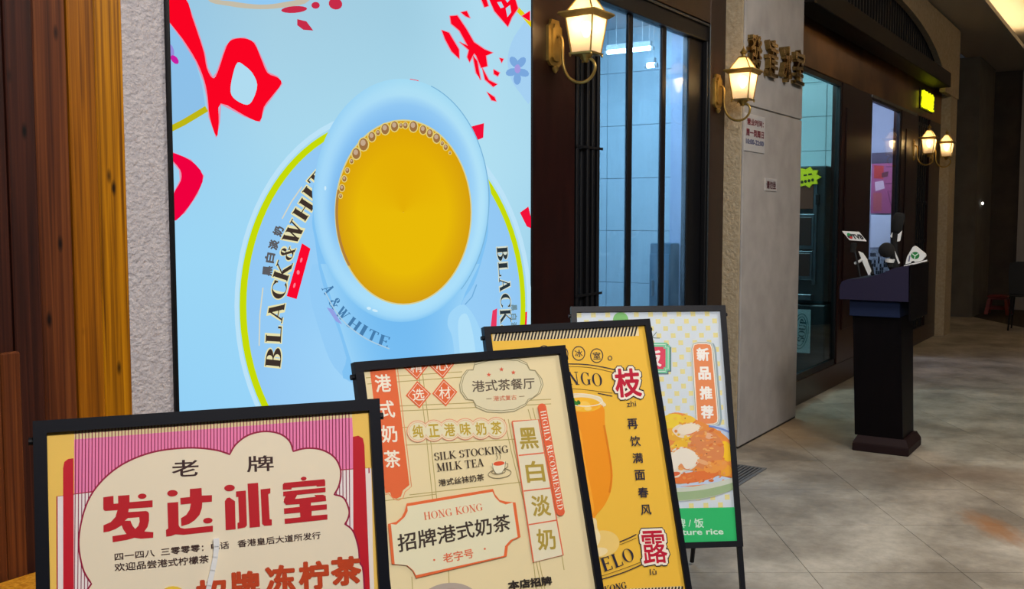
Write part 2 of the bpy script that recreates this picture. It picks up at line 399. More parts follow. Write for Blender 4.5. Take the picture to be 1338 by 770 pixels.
# ------------------------------------------------------------------ recessed entrance
def XR(px, py=250): return at(px, py, Y=YR).x
g1, p1, g2, p2, w2 = XR(1098), XR(1137), XR(1137), XR(1176), XR(1197)
pl = 0.20
o = struct('trim_5', MB().box(7.477, 13.8, YR, 2.50, 0, pl, 0.004), 'maroon_wood'); o['label'] = 'dark maroon plinth under the entrance glazing'
o = struct('trim_6', MB().box(g1, p1, YR, 2.50, pl, 2.71, 0.004).box(g1 + 0.12, p1 - 0.12, YR - 0.012, YR, pl + .3, 2.5, 0.004), 'maroon_wood'); o['label'] = 'wide dark maroon post between the two entrance panes'
o = struct('trim_7', MB().box(p2, w2, YR, 2.50, pl, 2.71, 0.004).box(p2 + .2, w2 - .2, YR - 0.012, YR, pl + .3, 2.5, 0.004), 'maroon_wood'); o['label'] = 'dark maroon post left of the lattice window'
pmat('bronze', (196, 142, 84), 0.32, metal=1.0, col2=(84, 52, 30), scale=1.1, coord='World')
o = struct('trim_8', MB().box(7.477, 13.8, YR, 2.50, 2.71, 3.19, 0.003), 'bronze'); o['label'] = 'glossy bronze brown fascia above the entrance'
D = struct('door_1', MB().box(7.477, g1, YR + .01, YR + .05, 2.67, 2.71).box(g1 - 0.035, g1, YR + .01, YR + .05, pl, 2.67).box(7.477, g1, YR + .01, YR + .05, pl, pl + .05), 'black_metal')
D['label'] = 'clear glass panel of the entrance next to the pillar'
obj('pane', MB().box(7.477, g1 - 0.035, YR + .028, YR + .034, pl + .05, 2.67), 'pane_door', D)
D = struct('door_2', MB().box(g2, p2, YR + .004, YR + .05, 2.66, 2.71).box(p2 - 0.05, p2, YR + .01, YR + .05, pl, 2.66).box(g2, g2 + .05, YR + .01, YR + .05, pl, 2.66).box(g2, p2, YR + .01, YR + .05, pl, pl + .06), 'black_metal')
D['label'] = 'narrow glass door between the maroon posts'
obj('top_rail', MB().box(g2 - .02, w2 - .1, YR - 0.008, YR + .004, 2.685, 2.712), 'steel', D)
obj('pane', MB().box(g2 + .05, p2 - 0.05, YR + .024, YR + .03, pl + .06, 2.66), 'pane_clear', D)
q4 = at(1237, 192, Y=YR - .175).x; o = struct('trim_12', MB().box(q4 - .12, 13.79, YR, YR + .05, pl, 2.71, .003), 'maroon_wood'); o['label'] = 'dark maroon board beside the far pillar'
Wn = struct('window_2', MB().box(w2, 13.8, YR + .05, 2.50, pl, 2.71), 'black_paint'); Wn['label'] = 'dark lattice window beside the far pillar'
for k in range(5):
    x = w2 + .05 + k * (q4 - .2 - w2) / 5; obj('lattice_bar', MB().box(x, x + .05, YR + .01, YR + .05, pl, 2.71, .004), 'black_metal', Wn)
for k in range(6):
    z = pl + .1 + k * .46; obj('lattice_bar', MB().box(w2, q4 - .12, YR + .015, YR + .045, z, z + .04, .004), 'black_metal', Wn)

# header beam, slats and arch over the entrance
o = struct('trim_9', MB().box(7.479, 13.15, 2.20, YR, 3.09, 3.26, 0.006), pmat('beam_wood', (16, 11, 8), 0.6, col2=(11, 8, 6), scale=3, spec=0.2)); o['label'] = 'dark header beam across the entrance'
B = struct('wall_arch_back', MB().box(7.479, 13.85, 2.43, 2.50, 3.19, 4.2), 'black_paint'); B['label'] = 'black wall behind the slatted arch'
for k in range(52):
    x = 7.55 + k * 0.11
    obj('slat', MB().box(x, x + 0.035, 2.36, 2.40, 3.24, 3.92, 0.003), 'black_metal', B)
pts = [(7.477, 3.93), (7.477, 3.06)]
for k in range(41):
    a = math.pi - math.pi * k / 40; pts.append((10.39 + 2.90 * math.cos(a), 3.06 + 0.65 * math.sin(a)))
pts += [(14.25, 3.06), (14.25, 3.93)]
A = struct('wall_arch', MB().prism(pts, lambda a, b: (a, 2.285, b), lambda a, b: (a, 2.35, b)), 'pillar_stucco'); A['label'] = 'pale wall with a shallow arched opening over the entrance'
W = struct('wall_pillar_far', MB().box(13.80, 14.25, 2.30, 2.62, 0, 3.06), 'pillar_stucco'); W['label'] = 'slim pale pillar at the far end of the entrance'

# ------------------------------------------------------------------ ceiling with cove, far walls
o = struct('ceiling_soffit', MB().box(-3, 19.0, 1.765, 2.6, 3.95, 4.01), 'ceiling_paint'); o['label'] = 'lowered plaster soffit along the shop front'
o = struct('ceiling_soffit_outer', MB().box(-3, 19.0, -6, -1.2, 3.95, 4.01), 'ceiling_paint'); o['label'] = 'lowered plaster soffit on the open side of the walkway'
o = struct('ceiling', MB().box(-3, 19.2, -6, 2.6, 4.36, 4.46), 'ceiling_paint'); o['label'] = 'raised plaster ceiling washed by warm cove light'
cv = tag(obj('cove_light', MB().box(-2.8, 17.0, 1.86, 1.91, 4.012, 4.03), pmat('cove_led', (255, 220, 170), emit=(255, 220, 168), estr=25)), 'warm light strip in the ceiling cove along the shop front', 'light')
tag(obj('cove_light', MB().box(-2.8, 17.0, -1.36, -1.31, 4.012, 4.03), 'cove_led'), 'warm light strip in the ceiling cove on the open side', 'light')
X1 = 16.7
ya, yb = at(1241, 415, X=X1).y, at(1270, 415, X=X1).y
o = struct('wall_far', MB().box(X1, X1 + 1.6, yb, 3.6, 0, 3.95), 'far_panel'); o['label'] = 'dim grey wall block beyond the far pillar'
X2 = 18.6
yc = at(1327, 380, X=X2).y
o = struct('wall_back', MB().box(X2, X2 + .15, yc, yb + .2, 0, 3.95), 'dark_wall'); o['label'] = 'dark brown wall at the end of the passage'
o = struct('wall_back_pale', MB().box(X2 - .08, X2 + .15, -1.6, yc, 0, 3.95), 'pale_wall'); o['label'] = 'paler wall strip at the end of the passage'
o = struct('wall_end', MB().box(14.25, X1, 3.4, 3.6, 0, 4.2), 'dark_wall'); o['label'] = 'dark side wall beyond the far pillar'
dh = tag(obj('downlight_spot', MB().lathe([(0.012, 0), (0.02, 0.005), (0.02, 0.02), (0.012, 0.025)], (0, 0, 0), 12), pmat('led_dot', (255, 255, 255), emit=(255, 250, 240), estr=6)), 'tiny white light dot on the dim grey wall block', 'light')
dh.location = at(1277, 266, X=X1 + .6); dh.location.y = yb - 0.012; dh.rotation_euler = (math.pi / 2, 0, 0)
dh.location.x = 17.2

# ------------------------------------------------------------------ inside of the shop
struct('floor_shop', MB().box(4.27, 14.25, 2.50, 4.8, 0.001, 0.02), pmat('shop_floor', (70, 60, 58), 0.4))
struct('ceiling_shop', MB().box(4.0, 14.25, 2.51, 4.8, 3.02, 3.10), pmat('shop_ceiling', (200, 205, 210), 0.8))
struct('wall_shop_back', MB().box(4.0, 14.25, 4.7, 4.8, 0, 3.02), pmat('shop_white', (200, 210, 218), 0.7))
struct('wall_shop_left', MB().box(4.0, 4.2, 2.585, 4.7, 0, 3.02), 'shop_white')
def tiled(name, label, X, y0, y1, z0, z1, ty, tz, oy, oz):
    w_ = struct(name, MB().box(X + 0.012, X + 0.10, y0, y1, z0, z1), 'grout'); w_['label'] = label
    j = math.floor((z0 - oz) / tz)
    while oz + j * tz < z1:
        i = math.floor((y0 - oy) / ty)
        while oy + i * ty < y1:
            a, b = max(y0, oy + i * ty) + .002, min(y1, oy + (i + 1) * ty) - .002
            c, d = max(z0, oz + j * tz) + .002, min(z1, oz + (j + 1) * tz) - .002
            if b - a > .02 and d - c > .02: obj('tile', MB().box(X, X + 0.014, a, b, c, d, .002), 'tile', w_)
            i += 1
        j += 1
def YX(px, X, py=200): return at(px, py, X=X).y
tiled('wall_shop_tiled', 'white tiled wall seen through the shop window', 7.30, YX(877, 7.3), 4.7, 0, 3.02, 0.6, 0.42, 3.2, 0.15)
pmat('lavender', (196, 200, 226), 0.6); pmat('navy', (24, 34, 62), 0.5)
o = struct('trim_10', MB().box(7.16, 7.31, YX(891, 7.16), YX(876, 7.16), 0, 3.02), 'lavender'); o['label'] = 'pale lavender post behind the window'
o = struct('trim_11', MB().box(7.18, 7.31, 2.56, YX(891, 7.16), 0, 3.02), 'navy'); o['label'] = 'navy blue panel behind the window edge'
TX = 9.9
zt0, zt1 = at(1075, 197, X=TX).z, at(1075, 152, X=TX).z
tiled('wall_shop_side', 'white tiled wall seen through the entrance glass', TX, 2.52, 3.9, 0, 3.02, 0.42, zt1 - zt0, YX(1079, TX), zt0)
def tube_light(name, label, p0, p1, r=0.014):
    t = thing(name, label, 'light', ((p0 + p1) / 2)); d = (p1 - p0) / 2
    obj('tube', MB().tube([-d, d], r, 10), pmat('tube_glow', (255, 255, 255), emit=(225, 244, 255), estr=30), t)
    n_ = d.normalized(); cap = MB()
    cap.tube([-d - n_ * .02, -d], r * 1.1, 10); obj('end_cap', cap, 'white_plastic', t)
    obj('end_cap', MB().tube([d, d + n_ * .02], r * 1.1, 10), 'white_plastic', t)
    obj('batten', MB().obox((0, 0, r + .02), n_, n_.cross(V((0, 0, 1))), (0, 0, 1), d.length, .02, .018), 'white_plastic', t)
    for s in (-.6, .6): obj('hanger', MB().tube([d * s + V((0, 0, r + .03)), d * s + V((0, 0, 3.02 - t.location.z))], .003, 6), 'white_plastic', t)
a = at(794, 69.5, X=6.75); b = at(851, 62.5, X=6.75); b.z = a.z = (a.z + b.z) / 2
tube_light('fluorescent_tube', 'long white fluorescent tube behind the shop window', a, b)
a = at(846, 86, X=7.02); b = at(856, 85, X=7.02); b.z = a.z
tube_light('fluorescent_tube', 'short white fluorescent tube below the long one behind the window', a, b, .018)
a = V((8.9, 2.75, 2.86)); tube_light('fluorescent_tube', 'white ceiling tube behind the entrance glass', a, a + V((0, .75, 0)))
area('shop_window_light', (5.9, 3.4, 2.98), (6.2, 3.4, 0), 1.6, 1.2, 92, (0.80, 0.93, 1.0))
area('shop_entrance_light', (8.6, 3.2, 2.98), (9.2, 3.1, 0), 1.2, .8, 62, (0.90, 0.98, 1.0))
area('shop_far_light', (11.3, 2.9, 2.95), (12.4, 2.7, 1.2), .7, .5, 58, (0.8, 0.9, 1.0))
o = struct('wall_shop_inner', MB().box(12.6, 12.7, 2.51, 4.7, 0, 3.02), pmat('shop_grey', (176, 186, 200), .7)); o['label'] = 'pale wall seen through the narrow glass door'
o = struct('wall_shop_divider', MB().box(10.0, 12.6, 3.5, 3.6, 0, 3.02), 'shop_grey')

a, b = at(848, 318, X=6.98), at(875, 318, X=6.98)  # cabinet invented to give the middle pane its dark smoky patch
cb = thing('dark_patch_cabinet', 'dark teal cabinet shape added for the dark patch in the middle window pane', 'cabinet', (7.10, (a.y + b.y) / 2, 0.02))
hw = abs(a.y - b.y) / 2
pmat('dark_patch_teal', (44, 84, 104), 0.6, col2=(62, 112, 136), scale=5)
obj('body', MB().box(-.10, .10, -hw, hw, 0, a.z - .02, .006), 'dark_patch_teal', cb)
for s_ in (0, 1):
    d_ = obj('door', MB().box(-.115, -.10, -hw + .004, hw - .004, .06 + s_ * .68, .70 + s_ * (a.z - .80), .003), 'dark_patch_teal', cb)
    obj('handle', MB().box(-.13, -.115, hw * .5, hw * .7, .40 + s_ * .5, .52 + s_ * .5, .003), 'steel', d_)
# ------------------------------------------------------------------ lettering
_cu = bpy.data.curves.new('lettering_source', 'FONT'); _cu.resolution_u = 3
_to = bpy.data.objects.new('lettering_source', _cu)
_tc = {}
def glyphs(s, bold=0.0, space=1.0):
    """flat mesh of a string, fitted into the unit square"""
    k = (s, bold, space)
    if k not in _tc:
        _cu.body = s; _cu.space_character = space
        me = _to.to_mesh(); vs = [(v.co.x, v.co.y) for v in me.vertices]; fs = [tuple(p.vertices) for p in me.polygons]; _to.to_mesh_clear()
        if bold:
            # heavier weight: a round-ended stroke along every outline edge of the letter
            seen = {}
            for q in fs:
                for i in range(len(q)):
                    e = (q[i], q[(i + 1) % len(q)]); kk = (min(e), max(e)); seen[kk] = seen.get(kk, 0) + 1
            # a seam where two triangles share a place but not a vertex is not an outline; harmless when stroked
            for (a, b), c in list(seen.items()):
                if c != 1: continue
                p, q = vs[a], vs[b]; dx, dy = q[0] - p[0], q[1] - p[1]; l = math.hypot(dx, dy)
                if l < 1e-6: continue
                dx, dy = dx / l * bold, dy / l * bold; o = len(vs); hh = .1 + .9 * ((o * 7919) % 1009) / 1009
                vs += [(*z, hh) for z in [(p[0] - dx * .9, p[1] - dy * .9), (p[0] - dx * .4 - dy, p[1] - dy * .4 + dx), (q[0] + dx * .4 - dy, q[1] + dy * .4 + dx), (q[0] + dx * .9, q[1] + dy * .9), (q[0] + dx * .4 + dy, q[1] + dy * .4 - dx), (p[0] - dx * .4 + dy, p[1] - dy * .4 - dx)]]
                fs.append(tuple(range(o, o + 6)))
        _tc[k] = fit(vs, fs)
    return _tc[k]
def fit(vs, fs):
    x0, x1 = min(v[0] for v in vs), max(v[0] for v in vs); y0, y1 = min(v[1] for v in vs), max(v[1] for v in vs)
    return [((v[0] - x0) / (x1 - x0 or 1), (v[1] - y0) / (y1 - y0 or 1), v[2] if len(v) > 2 else 0.0) for v in vs], fs
# a roman letter with thick stems, thin hairlines and serifs, drawn stroke by stroke
TK, TN = 0.155, 0.05
SERIF = {
 'I': (.36, ['v .18']), 'L': (.62, ['v .17', 'h .0 .17 .58', 't .58 0 .24']),
 'K': (.76, ['v .17', 'd .20 .36 .62 1 n', 'd .30 .52 .68 0 k', 's .62 1', 's .68 0']),
 'T': (.70, ['v .35 b', 'h 1 .04 .66', 't .05 1 -.24', 't .65 1 -.24']),
 'E': (.64, ['v .17', 'h 0 .17 .58', 'h 1 .17 .56', 'h .52 .17 .45', 't .58 0 .24', 't .56 1 -.22', 't .45 .42 .2']),
 'H': (.80, ['v .17', 'v .63', 'h .51 .17 .63']),
 'N': (.80, ['n .15', 'd .13 1 .65 0 k', 'n .65']),
 'M': (.95, ['n .15', 'd .15 1 .47 .04 k', 'd .47 .04 .78 1 n', 'v .78']),
 'A': (.74, ['d .09 0 .36 1 n', 'd .36 1 .63 0 k', 'h .34 .18 .54', 's .09 0', 's .63 0']),
 'O': (.80, ['a .40 .5 .32 .48 0 360']), 'C': (.72, ['a .40 .5 .32 .48 42 318', 't .64 .95 -.26']),
 'G': (.80, ['a .40 .5 .32 .48 42 318', 't .64 .95 -.26', 'w .64 .06 .42', 's .64 .42']),
 'S': (.56, ['a .29 .745 .19 .23 20 260', 'a .28 .26 .21 .25 -165 95', 't .47 .93 -.2', 't .09 .08 .2']),
 'B': (.66, ['v .17', 'a .24 .755 .26 .225 -90 90', 'a .24 .275 .32 .255 -90 90', 'h .98 .17 .28', 'h .52 .17 .28', 'h .02 .17 .28']),
 'P': (.62, ['v .17', 'a .24 .73 .30 .25 -90 90', 'h .98 .17 .28', 'h .48 .17 .28']),
 'R': (.72, ['v .17', 'a .24 .74 .28 .24 -90 90', 'h .98 .17 .28', 'h .50 .17 .28', 'd .32 .5 .62 0 k', 's .62 0']),
 'D': (.78, ['v .17', 'a .24 .5 .42 .48 -90 90', 'h .98 .17 .28', 'h .02 .17 .28']),
 'W': (1.05, ['d .10 1 .32 0 k', 'd .32 0 .50 .9 n', 'd .48 1 .70 0 k', 'd .70 0 .92 1 n', 's .10 1', 's .48 1', 's .92 1']),
 'Y': (.74, ['w .36 0 .48', 'd .08 1 .36 .46 k', 'd .36 .46 .64 1 n', 's .08 1', 's .64 1', 's .36 0']),
 'U': (.78, ['w .17 .3 1', 'o .62 .3 1', 'a .395 .31 .225 .30 180 360', 's .17 1', 's .62 1']),
 'X': (.72, ['d .08 1 .62 0 k', 'd .08 0 .62 1 n']),
 '&': (.86, ['a .36 .78 .15 .20 -40 220', 'd .24 .68 .72 .03 k', 'a .32 .26 .26 .25 100 330', 'd .30 .52 .46 .66 n', 'd .52 .12 .72 .5 n', 's .72 .5', 's .76 .02']),
}
def serif(s, heavy=1.0, gap=0.05):
    k = ('serif', s, heavy, gap)
    if k in _tc: return _tc[k]
    vs, fs = [], []; x = 0.0; tk, tn = TK * heavy, TN * heavy
    def quad(a, b, w, horizontal=False):
        d = V((b[0] - a[0], b[1] - a[1], 0)); n = V((0, 1, 0)) if horizontal else V((1, 0, 0))
        o = len(vs)
        vs.extend([(a[0] - n.x * w / 2, a[1] - n.y * w / 2), (a[0] + n.x * w / 2, a[1] + n.y * w / 2), (b[0] + n.x * w / 2, b[1] + n.y * w / 2), (b[0] - n.x * w / 2, b[1] - n.y * w / 2)])
        fs.append((o, o + 1, o + 2, o + 3))
    for ch in s:
        if ch == ' ': x += .36; continue
        wd, st = SERIF[ch]
        for q in st:
            p = q.split(); c = p[0]; a = [float(z) if z.replace('.', '').replace('-', '').isdigit() else z for z in p[1:]]
            X = lambda z: x + z
            def sf(cx, cy, half=.13):
                yy = tn / 2 if cy < .25 else (1 - tn / 2 if cy > .75 else cy)
                quad((X(cx) - half, yy), (X(cx) + half, yy), tn, True)
            if c == 'v':
                quad((X(a[0]), 0), (X(a[0]), 1), tk); sf(a[0], 0)
                if len(a) < 2: sf(a[0], 1)
            elif c == 'n': quad((X(a[0]), 0), (X(a[0]), 1), tn); sf(a[0], 0); sf(a[0], 1)
            elif c == 'w': quad((X(a[0]), a[1]), (X(a[0]), a[2]), tk)
            elif c == 'o': quad((X(a[0]), a[1]), (X(a[0]), a[2]), tn)
            elif c == 'h':
                yy = min(max(a[0], tn / 2), 1 - tn / 2); quad((X(a[1]), yy), (X(a[2]), yy), tn, True)
            elif c == 't': quad((X(a[0]), a[1]), (X(a[0]), a[1] + a[2]), tn * 1.1)
            elif c == 's': sf(a[0], a[1])
            elif c == 'd': quad((X(a[0]), a[1]), (X(a[2]), a[3]), tk * 1.05 if a[4] == 'k' else tn * 1.15)
            elif c == 'a':
                cx, cy, rx, ry, a0, a1 = a; n = max(6, int(abs(a1 - a0) / 14)); o = len(vs)
                for i in range(n + 1):
                    t = math.radians(a0 + (a1 - a0) * i / n); cs, sn = math.cos(t), math.sin(t)
                    wv = tn + (tk * 1.05 - tn) * abs(cs) ** 1.5
                    for sg in (-.5, .5): vs.append((X(cx + (rx + sg * wv) * cs), cy + (ry + sg * wv * .6) * sn))
                fs.extend([(o + 2 * i, o + 2 * i + 1, o + 2 * i + 3, o + 2 * i + 2) for i in range(n)])
        x += wd + gap
    nv, nf = [], []
    for i, q in enumerate(fs):            # every stroke a hair above the last, so crossings stay clean
        o = len(nv); nv += [(*vs[j], (i + 1) / (len(fs) + 1)) for j in q]; nf.append(tuple(range(o, o + len(q))))
    _tc[k] = fit(nv, nf)
    return _tc[k]

# ------------------------------------------------------------------ flat print on a sheet
def print_mat(name, emit=False, rough=0.45):
    m = bpy.data.materials.new(name); m.use_nodes = True; MATS[name] = m; nt = m.node_tree
    a = nt.nodes.new('ShaderNodeVertexColor'); a.layer_name = 'ink'; b = nt.nodes['Principled BSDF']
    if emit:
        e = nt.nodes.new('ShaderNodeEmission'); e.inputs[1].default_value = 1.0
        nt.links.new(a.outputs[0], e.inputs[0]); nt.links.new(e.outputs[0], nt.nodes['Material Output'].inputs[0])
    else:
        nt.links.new(a.outputs[0], b.inputs['Base Color']); b.inputs['Roughness'].default_value = rough
    return m
print_mat('poster_ink'); print_mat('backlit_ink', True)
def catmull(p, n=5, closed=True):
    o = []; N = len(p)
    for i in range(N if closed else N - 1):
        g = lambda k: p[k % N] if closed else p[min(max(k, 0), N - 1)]
        a, b, c, d = g(i - 1), g(i), g(i + 1), g(i + 2)
        for j in range(n):
            t = j / n
            o.append(tuple(.5 * (2 * b[k] + (c[k] - a[k]) * t + (2 * a[k] - 5 * b[k] + 4 * c[k] - d[k]) * t * t + (3 * b[k] - a[k] - 3 * c[k] + d[k]) * t ** 3) for k in (0, 1)))
    if not closed: o.append(tuple(p[-1]))
    return o
def clip(uvs, faces, cols, bd):
    """trim the artwork at the edges of its sheet"""
    u0, u1, v0, v1 = bd
    if all(u0 <= p[0] <= u1 and v0 <= p[1] <= v1 for p in uvs): return uvs, faces, cols
    many = isinstance(cols, list); K = len(uvs[0]); look = {}; nv, nf, nc = [], [], []
    for f in faces:
        pl = [(*uvs[i], *(cols[i] if many else ())) for i in f]
        for ax, lim, sg in ((0, u0, 1), (0, u1, -1), (1, v0, 1), (1, v1, -1)):
            out = []
            for i in range(len(pl)):
                p, q = pl[i], pl[(i + 1) % len(pl)]; a, b = (p[ax] - lim) * sg, (q[ax] - lim) * sg
                if a >= 0: out.append(p)
                if (a >= 0) != (b >= 0):
                    t = a / (a - b); out.append(tuple(x + (y - x) * t for x, y in zip(p, q)))
            pl = out
            if len(pl) < 3: break
        if len(pl) < 3: continue
        ids = []
        for p in pl:
            kk = tuple(round(x, 7) for x in p)
            if kk not in look: look[kk] = len(nv); nv.append(p[:K]); nc.append(p[K:])
            if look[kk] not in ids: ids.append(look[kk])
        if len(ids) > 2: nf.append(tuple(ids))
    return nv, nf, (nc if many else cols)
class Sheet:
    """a printed sheet: origin, right, down and outward directions; artwork is measured off the photograph and lies in the sheet's own plane"""
    def __init__(s, parent, base, o, u, v, n, mat, step=0.0003):
        s.bounds = None; s.pale = 0; s.parent, s.base, s.o, s.u, s.v, s.n, s.mat, s.step = parent, V(base), V(o), V(u), V(v), V(n), mat, step; s.k = 0
    def uv(s, x, y):
        d = ray(x, y); t = (s.o - EYEP).dot(s.n) / d.dot(s.n); p = EYEP + d * t - s.o
        return (p.dot(s.u), p.dot(s.v))
    def add(s, name, uvs, faces, cols, layer=None):
        """cols: one colour, or one for each vertex (sRGB 0-255)"""
        if layer is None: s.k += 1; layer = s.k
        if s.bounds: uvs, faces, cols = clip(uvs, faces, cols, s.bounds)
        if not faces: return None
        h = s.n * (s.step * layer) + s.o - s.base
        me = bpy.data.meshes.new(name); me.from_pydata([h + s.u * p[0] + s.v * p[1] + s.n * ((p[2] if len(p) > 2 else 0) * s.step * .85) for p in uvs], [], faces); me.update()
        at_ = me.color_attributes.new('ink', 'FLOAT_COLOR', 'POINT')
        if s.pale:     # thin ink on the backlit film: blues come out paler
            soft = lambda c: mix(c, (208, 230, 248), s.pale) if c[2] > 190 and c[2] > c[0] + 25 else c
            cols = [soft(c) for c in cols] if isinstance(cols, list) else soft(cols)
        one = None if isinstance(cols, list) else (*c3(cols), 1)
        flat = []
        for i in range(len(uvs)): flat.extend(one or (*c3(cols[i]), 1))
        at_.data.foreach_set('color', flat)
        me.materials.append(MATS[s.mat])
        ob = bpy.data.objects.new(name, me); COL.objects.link(ob); ob.parent = s.parent
        return ob
    def poly(s, name, px, col, smooth=0, layer=None):
        if smooth: px = catmull(px, smooth)
        q = [s.uv(*p) for p in px]
        tri = tessellate_polygon([[V((a, b, 0)) for a, b in q]])
        return s.add(name, q, [tuple(t) for t in tri], col, layer)
    def polys(s, name, lists, col, smooth=0, layer=None):
        vs, fs, cs = [], [], []
        for i, px in enumerate(lists):
            if smooth: px = catmull(px, smooth)
            q = [s.uv(*p) for p in px]; o = len(vs)
            fs += [tuple(k + o for k in t) for t in tessellate_polygon([[V((a, b, 0)) for a, b in q]])]; vs += [(a, b, i / len(lists)) for a, b in q]
            cs += [col[i] if isinstance(col, list) else col] * len(q)
        ob = s.add(name, vs, fs, cs, layer)
        if ob and len(lists) > 1: ob['kind'] = 'stuff'      # small specks of print, too many to pick apart
        return ob
    def stroke(s, name, lines, w, col, closed=False, smooth=0, layer=None):
        """lines: list of polylines in photo pixels, w: width in photo pixels"""
        vs, fs = [], []
        for li, px in enumerate(lines):
            if smooth: px = catmull(px, smooth, closed)
            n = len(px); o = len(vs)
            for i, p in enumerate(px):
                a = px[(i - 1) % n] if closed or i else p; b = px[(i + 1) % n] if closed or i < n - 1 else p
                dx, dy = b[0] - a[0], b[1] - a[1]; l = math.hypot(dx, dy) or 1
                ww = w(i / (n - 1)) if callable(w) else w
                ox, oy = -dy / l * ww / 2, dx / l * ww / 2
                vs += [(*s.uv(p[0] + ox, p[1] + oy), li / len(lines)), (*s.uv(p[0] - ox, p[1] - oy), li / len(lines))]
            fs += [(o + 2 * i, o + 2 * i + 1, o + 2 * ((i + 1) % n) + 1, o + 2 * ((i + 1) % n)) for i in range(n if closed else n - 1)]
        ob = s.add(name, vs, fs, col, layer)
        if ob and len(lines) > 1: ob['kind'] = 'stuff'
        return ob
    def ell(s, c, rx, ry, rot=0, a0=0, a1=360, n=40):
        r = math.radians(rot); o = []
        for i in range(n + (0 if a1 - a0 == 360 else 1)):
            t = math.radians(a0 + (a1 - a0) * i / n); x, y = rx * math.cos(t), ry * math.sin(t)
            o.append((c[0] + x * math.cos(r) - y * math.sin(r), c[1] + x * math.sin(r) + y * math.cos(r)))
        return o
    def text(s, g, bl, br, tl, col, name='lettering', layer=None):
        """glyphs g between three photo points: bottom left, bottom right, top left"""
        a, b, c = s.uv(*bl), s.uv(*br), s.uv(*tl)
        vs = [(a[0] + (b[0] - a[0]) * x + (c[0] - a[0]) * y, a[1] + (b[1] - a[1]) * x + (c[1] - a[1]) * y, h_) for x, y, h_ in g[0]]
        return s.add(name, vs, g[1], col, layer)
    def row(s, items, col, name='lettering', layer=None):
        """several characters, each a piece of lettering of its own: items of (glyphs, bl, br, tl)"""
        if layer is None: s.k += 1; layer = s.k
        for g, bl, br, tl in items:
            vs, fs = [], []; a, b, c = s.uv(*bl), s.uv(*br), s.uv(*tl); o = 0
            vs += [(a[0] + (b[0] - a[0]) * x + (c[0] - a[0]) * y, a[1] + (b[1] - a[1]) * x + (c[1] - a[1]) * y, h_) for x, y, h_ in g[0]]
            fs += [tuple(i + o for i in q) for q in g[1]]
            s.add(name, vs, fs, col, layer)
    def grid(s, name, fn, nu, nv, colfn, layer=None):
        """fn(a, b) -> photo pixel, a and b from 0 to 1; colfn(a, b) -> colour"""
        vs = [s.uv(*fn(i / nu, j / nv)) for j in range(nv + 1) for i in range(nu + 1)]
        cs = [colfn(i / nu, j / nv) for j in range(nv + 1) for i in range(nu + 1)]
        fs = [(j * (nu + 1) + i, j * (nu + 1) + i + 1, (j + 1) * (nu + 1) + i + 1, (j + 1) * (nu + 1) + i) for j in range(nv) for i in range(nu)]
        return s.add(name, vs, fs, cs, layer)
def box_at(cx, cy, w_, h_, sx=0.0, sy=0.0):
    """three corners of a letter box centred at a photo point; sx, sy: lean of the upright and rise of the baseline, as slopes"""
    bl = (cx - w_ / 2 - sx * h_ / 2, cy + h_ / 2 - sy * -w_ / 2)
    br = (cx + w_ / 2 - sx * h_ / 2, cy + h_ / 2 - sy * w_ / 2)
    tl = (cx - w_ / 2 + sx * h_ / 2, cy - h_ / 2 - sy * -w_ / 2)
    return bl, br, tl
def rot_box(cx, cy, w_, h_, deg):
    """letter box turned by deg (anticlockwise in the photo)"""
    r = math.radians(deg); ux, uy = math.cos(r), -math.sin(r); vx, vy = -math.sin(r), -math.cos(r)
    f = lambda a, b: (cx + ux * a * w_ + vx * b * h_, cy + uy * a * w_ + vy * b * h_)
    return f(-.5, -.5), f(.5, -.5), f(-.5, .5)
def mix(a, b, t):
    t = min(max(t, 0), 1); return tuple(x + (y - x) * t for x, y in zip(a, b))
def ramp(stops, t):
    if t <= stops[0][0]: return stops[0][1]
    for (a, ca), (b, cb) in zip(stops, stops[1:]):
        if t <= b: return mix(ca, cb, (t - a) / (b - a))
    return stops[-1][1]
# ------------------------------------------------------------------ light box with the mug of milk tea
YL = 2.392
lb = thing('light_box', 'large backlit light box showing a blue and white mug of milk tea', 'light box', (2.885, 2.40, 0.62))
bx, by, bz = lb.location
L0, L1, LZ0, LZ1 = 1.893, 3.868, 0.62, 2.62
def rel(x0, x1, y0, y1, z0, z1, b=0): return MB().box(x0 - bx, x1 - bx, y0 - by, y1 - by, z0 - bz, z1 - bz, b)
for q in ((L0, L0 + .013, LZ0, LZ1), (L1 - .012, L1, LZ0, LZ1), (L0 + .013, L1 - .012, LZ0, LZ0 + .018), (L0 + .013, L1 - .012, LZ1 - .018, LZ1)):
    obj('frame_bar', rel(q[0], q[1], 2.386, 2.40, q[2], q[3], .003), 'black_metal', lb)
back = obj('light_panel', rel(L0 + .013, L1 - .012, YL + .001, 2.40, LZ0 + .018, LZ1 - .018), 'white_plastic', lb)
U, VD, NO = V((1, 0, 0)), V((0, 0, -1)), V((0, -1, 0))
S = Sheet(back, lb.location, (L0 + .013, YL, LZ1 - .018), U, VD, NO, 'backlit_ink', 0.00008)
WD, HT = L1 - L0 - .025, LZ1 - LZ0 - .036; S.bounds = (0, WD, 0, HT); S.pale = .36
